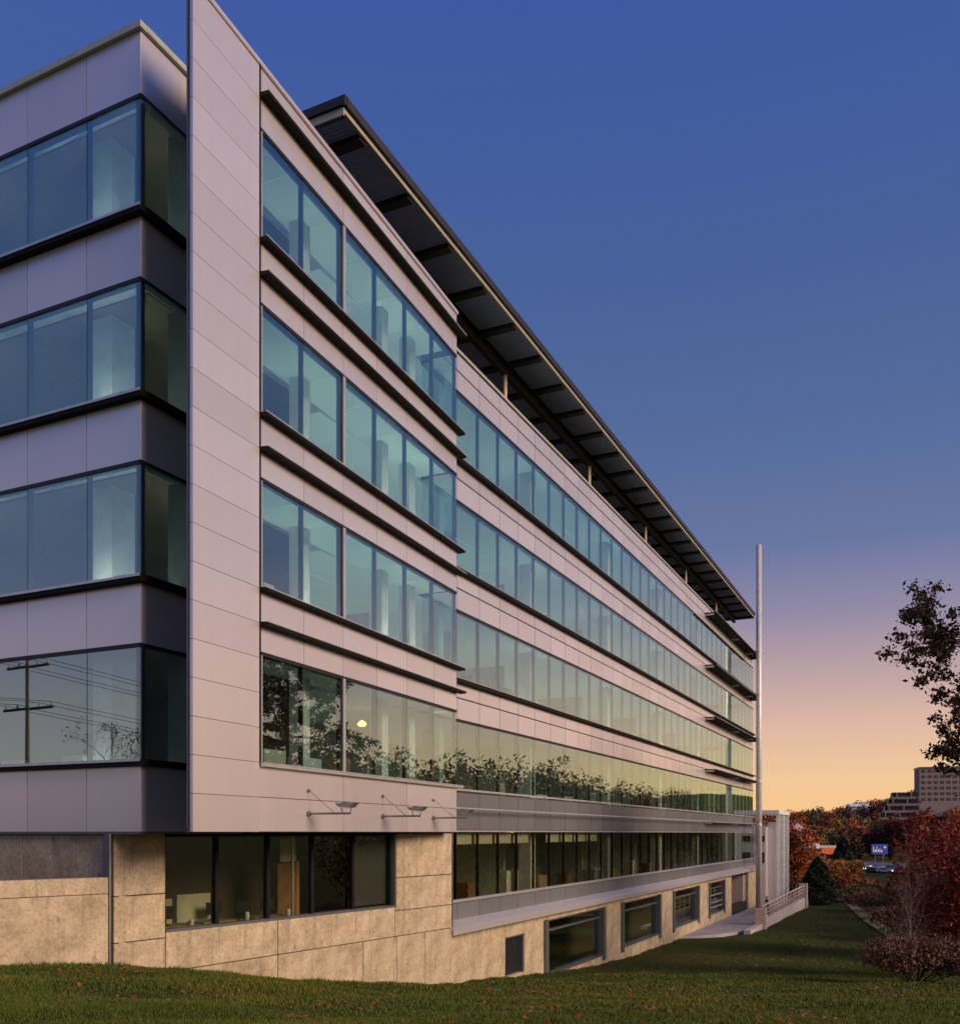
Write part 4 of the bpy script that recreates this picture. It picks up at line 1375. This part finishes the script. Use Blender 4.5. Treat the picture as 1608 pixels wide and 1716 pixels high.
# highway
def strip(name, pts, w, z, mat, label):
    vs, fs = [], []
    for i, (x_, y_) in enumerate(pts):
        a_ = Vector(pts[max(0, i - 1)]); b_ = Vector(pts[min(len(pts) - 1, i + 1)])
        d_ = (b_ - a_).normalized(); n_ = Vector((-d_.y, d_.x)) * w / 2
        vs += [(x_ + n_.x, y_ + n_.y, z), (x_ - n_.x, y_ - n_.y, z)]
    fs = [(2 * i, 2 * i + 1, 2 * i + 3, 2 * i + 2) for i in range(len(pts) - 1)]
    return link(name, mesh_from(vs, fs, mat), kind='structure', label=label)


HWp = [(40, 420), (75, 352), (118, 285), (170, 222), (240, 160), (330, 100)]
strip('road', HWp, 44, -10.55, 'asphalt', 'pale highway crossing the valley')
for off in (-14, -7, 7, 14):
    q = []
    for i, (x_, y_) in enumerate(HWp):
        a_ = Vector(HWp[max(0, i - 1)]); b_ = Vector(HWp[min(len(HWp) - 1, i + 1)])
        d_ = (b_ - a_).normalized(); n_ = Vector((-d_.y, d_.x)) * off
        q.append((x_ + n_.x, y_ + n_.y))
    strip('lane_marking', q, 0.35, -10.54, 'white_paint', 'white lane line on the highway')
bar = MB()
for off in (-21.5, 0, 21.5):
    for i in range(len(HWp) - 1):
        a_, b_ = Vector(HWp[i]), Vector(HWp[i + 1])
        d_ = (b_ - a_).normalized(); n_ = Vector((-d_.y, d_.x)) * off
        fr = Frame(tuple(a_ + n_), (d_.x, d_.y), (d_.y, -d_.x))
        bar.box(fr, 0, (b_ - a_).length, -0.2, 0.2, -10.55, -9.6)
bar.build('crash_barrier', 'far_stone', None, label='pale concrete barriers along the highway', cat='barrier')


def car(paint, loc, ang, label):
    c_, s_ = math.cos(ang), math.sin(ang)
    fr = Frame(loc[:2], (c_, s_), (s_, -c_))
    z = loc[2]
    root = thing('car', label, 'car', loc, 'cars on the highway')
    pf = [(-2.2, .35), (-2.25, .75), (-2.1, .95), (-1.55, 1.0), (-0.95, 1.42), (0.55, 1.44), (1.15, 1.02), (2.05, .86), (2.25, .6), (2.2, .35)]
    mb = MB(); b0 = 0
    for o_ in (-0.88, 0.88):
        mb.v += [fr.p(a, o_ * (0.82 if zz > 1.1 else 1), z + zz) for a, zz in pf]
    n_ = len(pf)
    mb.f += [tuple(range(n_)), tuple(range(2 * n_ - 1, n_ - 1, -1))] + [(i, (i + 1) % n_, n_ + (i + 1) % n_, n_ + i) for i in range(n_)]
    mb.build('body', paint, root)
    for sgn in (-1, 1):
        wv_ = MB(); wv_.v = [fr.p(a, sgn * o_, z + zz) for a, o_, zz in ((-1.35, .875, 1.04), (0.95, .875, 1.04), (0.5, .76, 1.36), (-0.9, .76, 1.36))]
        wv_.f = [(0, 1, 2, 3)]
        wv_.build('window', 'car_glass', root)
        for a in (-1.35, 1.4):
            MB().tube(fr.p(a, sgn * 0.68, z + 0.33), fr.p(a, sgn * 0.90, z + 0.33), 0.33, k=12).build('wheel', 'tyre', root)
        MB().box(fr, 2.16, 2.27, sgn * 0.6 - 0.18, sgn * 0.6 + 0.18, z + 0.60, z + 0.76).build('headlight', 'headlight_glow', root)
    ws = MB(); ws.v = [fr.p(1.14, -.78, z + 1.06), fr.p(1.14, .78, z + 1.06), fr.p(0.60, .68, z + 1.42), fr.p(0.60, -.68, z + 1.42)]; ws.f = [(0, 1, 2, 3)]
    ws.build('windscreen', 'car_glass', root)


for i, (x, Y, paint, lab) in enumerate(((1424, 290, 'car_silver', 'silver car leftmost on the highway'), (1436, 262, 'car_white', 'white car on the highway behind the silver one'),
                                         (1449, 278, 'car_white', 'white car in the middle of the highway traffic'), (1462, 250, 'car_black', 'black car on the highway'),
                                         (1472, 268, 'car_white', 'white car just right of the black car'), (1484, 246, 'car_silver', 'silver car rightmost on the highway'),
                                         (1434, 306, 'car_red', 'small red car on the far side of the highway'), (1494, 262, 'car_blue', 'blue car at the right end of the traffic'))):
    q = px(x, 1396, Y)
    car(paint, (q[0], q[1], -10.54), math.atan2(-65, 45) + (math.pi if i == 6 else 0), lab)

# worn path across the lower lawn
vs, fs = [], []
pl = [(1384, 150), (1402, 128), (1420, 110), (1440, 94), (1462, 82), (1486, 72), (1515, 63)]
for i, (x_, Y_) in enumerate(pl):
    for j in range(4):
        X_ = (x_ - 804) / 1577 * Y_ + (j - 1.5) * (0.42 + 0.10 * math.sin(i * 2.1 + j))
        vs.append((X_, Y_, gz(X_, Y_) + 0.09))
for i in range(len(pl) - 1):
    for j in range(3):
        fs.append((4 * i + j, 4 * i + j + 1, 4 * i + j + 5, 4 * i + j + 4))
link('path', mesh_from(vs, fs, 'dry_path', True), kind='structure', label='worn tan path across the lower lawn')

# overpass
br = thing('overpass_bridge', 'pale concrete overpass deck on a pier left of the orange sign', 'bridge', px(1372, 1440, 345))
X0, X1 = px(1322, 0, 345)[0], px(1413, 0, 345)[0]
BF = Frame((X0, 345), (1, 0.02), (0.02, -1))
ln = X1 - X0
MB().box(BF, 0, ln * 0.48, -4, 4, -5.6, -3.9).build('parapet', 'white_paint', br)
MB().box(BF, ln * 0.48, ln, -4, 4, -5.6, -4.6).build('deck', 'far_stone', br)
MB().box(BF, ln - 1.6, ln, -3.5, 3.5, -11, -5.6).build('pier', 'far_stone', br)
MB().box(BF, 1.5, 3.0, -3.5, 3.5, -11, -5.6).build('pier', 'far_stone', br)

# signs
def billboard(name, x, y0, y1, Y, w, mat, label, oval=False):
    q = px(x, y0, Y); z0 = px(x, y1, Y)[2]; z1 = q[2]
    root = thing(name, label, 'sign', (q[0], Y, z0 - 2))
    fr = Frame((q[0] - w / 2, Y), (1, 0), (0, -1))
    zc = (z0 + z1) / 2
    if oval:
        mb = MB(); n_ = 24
        for o_ in (0.0, 0.35):
            mb.v += [fr.p(w / 2 + w / 2 * math.cos(2 * math.pi * i / n_), o_, zc + (z1 - z0) / 2 * math.sin(2 * math.pi * i / n_)) for i in range(n_)]
        mb.f = [tuple(range(n_)), tuple(range(2 * n_ - 1, n_ - 1, -1))] + [(i, (i + 1) % n_, n_ + (i + 1) % n_, n_ + i) for i in range(n_)]
        mb.build('sign_board', mat, root)
    else:
        MB().box(fr, 0, w, 0, 0.3, z0, z1).build('sign_board', mat, root)
    for a in (w * 0.25, w * 0.75):
        MB().box(fr, a - 0.15, a + 0.15, -0.35, -0.02, -11, zc).build('post', 'alu_dark', root)
    return root, fr, z0, z1


billboard('orange_sign', 1388, 1421, 1432, 338, 5.6, 'orange_sign', 'glossy orange oval sign beneath the overpass', True)
bs, fr, z0, z1 = billboard('blue_sign', 1473, 1415, 1432, 330, 5.6, 'blue_sign', 'bright blue billboard with pale lettering above the highway')
for a0, a1, zz0, zz1 in ((0.4, 0.75, 0.25, 0.75), (0.9, 1.5, 0.2, 0.45), (1.6, 1.8, 0.2, 0.8), (2.0, 2.6, 0.25, 0.5), (2.75, 2.95, 0.2, 0.6), (3.1, 3.7, 0.2, 0.42), (4.2, 5.0, 0.6, 0.8)):
    MB().box(fr, a0, a1, 0.303, 0.34, z0 + (z1 - z0) * zz0, z0 + (z1 - z0) * zz1).build('lettering', 'white_paint', bs)

# parking deck on the hill
pk = thing('parking_deck', 'tiered parking deck with pale parapets on the hill', 'building', px(1505, 1372, 430))
PF = Frame(px(1474, 0, 430)[:2], (1, -0.35), (-0.35, -1))
for j in range(4):
    zb = px(0, 1374, 430)[2] + j * 3.1
    a0 = j * 1.6
    MB().box(PF, a0, 16.5, -12, 0, zb, zb + 1.15).build('parapet', 'far_wall', pk)
    MB().box(PF, a0 + 0.4, 16.1, -11.6, -0.6, zb + 1.15, zb + 3.1).build('deck_shade', 'gasket', pk)  # near-black block painting the shade inside the open level
    for c_ in range(2):
        MB().box(PF, a0 + 2 + c_ * 6, a0 + 2.6 + c_ * 6, -0.55, -0.05, zb + 1.15, zb + 3.1).build('column', 'far_wall', pk)
# tower block
tb = thing('tower_block', 'pale apartment tower on the hill at the right edge', 'building', px(1575, 1340, 520))
TF = Frame(px(1540, 0, 520)[:2], (1, -0.25), (-0.25, -1))
zt0, zt1 = px(0, 1345, 520)[2], px(0, 1288, 520)[2]
MB().box(TF, 0, 30, -14, 0, zt0 - 8, zt1).build('wall', 'far_wall', tb)
MB().box(TF, -0.4, 30.4, -14.4, 0.4, zt1, zt1 + 0.8).build('roof', 'alu_dark', tb)
nf = 6
for j in range(nf):
    zz = zt0 + (zt1 - zt0) * (j + 0.25) / nf
    for i in range(9):
        MB().box(TF, 0.9 + i * 3.2, 3.0 + i * 3.2, 0.002, 0.06, zz, zz + 1.6).build('window', 'car_glass', tb)
# small houses
for x, y, Y, lab in ((1336, 1389, 385, 'small white gabled house below the hilltop on the left'), (1392, 1384, 640, 'small white house among the hill trees')):
    q = px(x, y, Y)
    hs = thing('house', lab, 'house', (q[0], q[1], q[2] - 3), 'houses on the hill')
    HF = Frame((q[0] - 2.6, Y), (1, 0), (0, -1))
    MB().box(HF, 0, 5.2, -6, 0, q[2] - 4, q[2]).build('wall', 'far_stone', hs)
    rf = MB(); rf.v = [HF.p(-0.3, 0.3, q[2]), HF.p(5.5, 0.3, q[2]), HF.p(2.6, 0.3, q[2] + 2.4), HF.p(-0.3, -6.3, q[2]), HF.p(5.5, -6.3, q[2]), HF.p(2.6, -6.3, q[2] + 2.4)]
    rf.f = [(0, 1, 2), (3, 5, 4), (0, 2, 5, 3), (1, 4, 5, 2), (0, 3, 4, 1)]
    rf.build('roof', 'far_stone', hs)
    MB().box(HF, 1.0, 2.0, 0.003, 0.06, q[2] - 2.4, q[2] - 1.0).build('window', 'car_glass', hs)
    MB().box(HF, 3.2, 4.2, 0.003, 0.06, q[2] - 2.4, q[2] - 1.0).build('window', 'car_glass', hs)
q = px(1440, 1352, 560)
hh = thing('hilltop_hall', 'long low pale roofed hall on the hilltop', 'building', (q[0], q[1], q[2] - 6))
HF = Frame((q[0] - 5, 560), (1, 0), (0, -1))
MB().box(HF, 0, 11, -8, 0, q[2] - 8, q[2]).build('wall', 'far_stone', hh)
MB().profile(Frame((q[0] - 5, 560), (1, 0), (0, -1)), -0.5, 11.5, [(0.5, q[2]), (-4, q[2] + 1.8), (-8.5, q[2])]).build('roof', 'white_paint', hh)
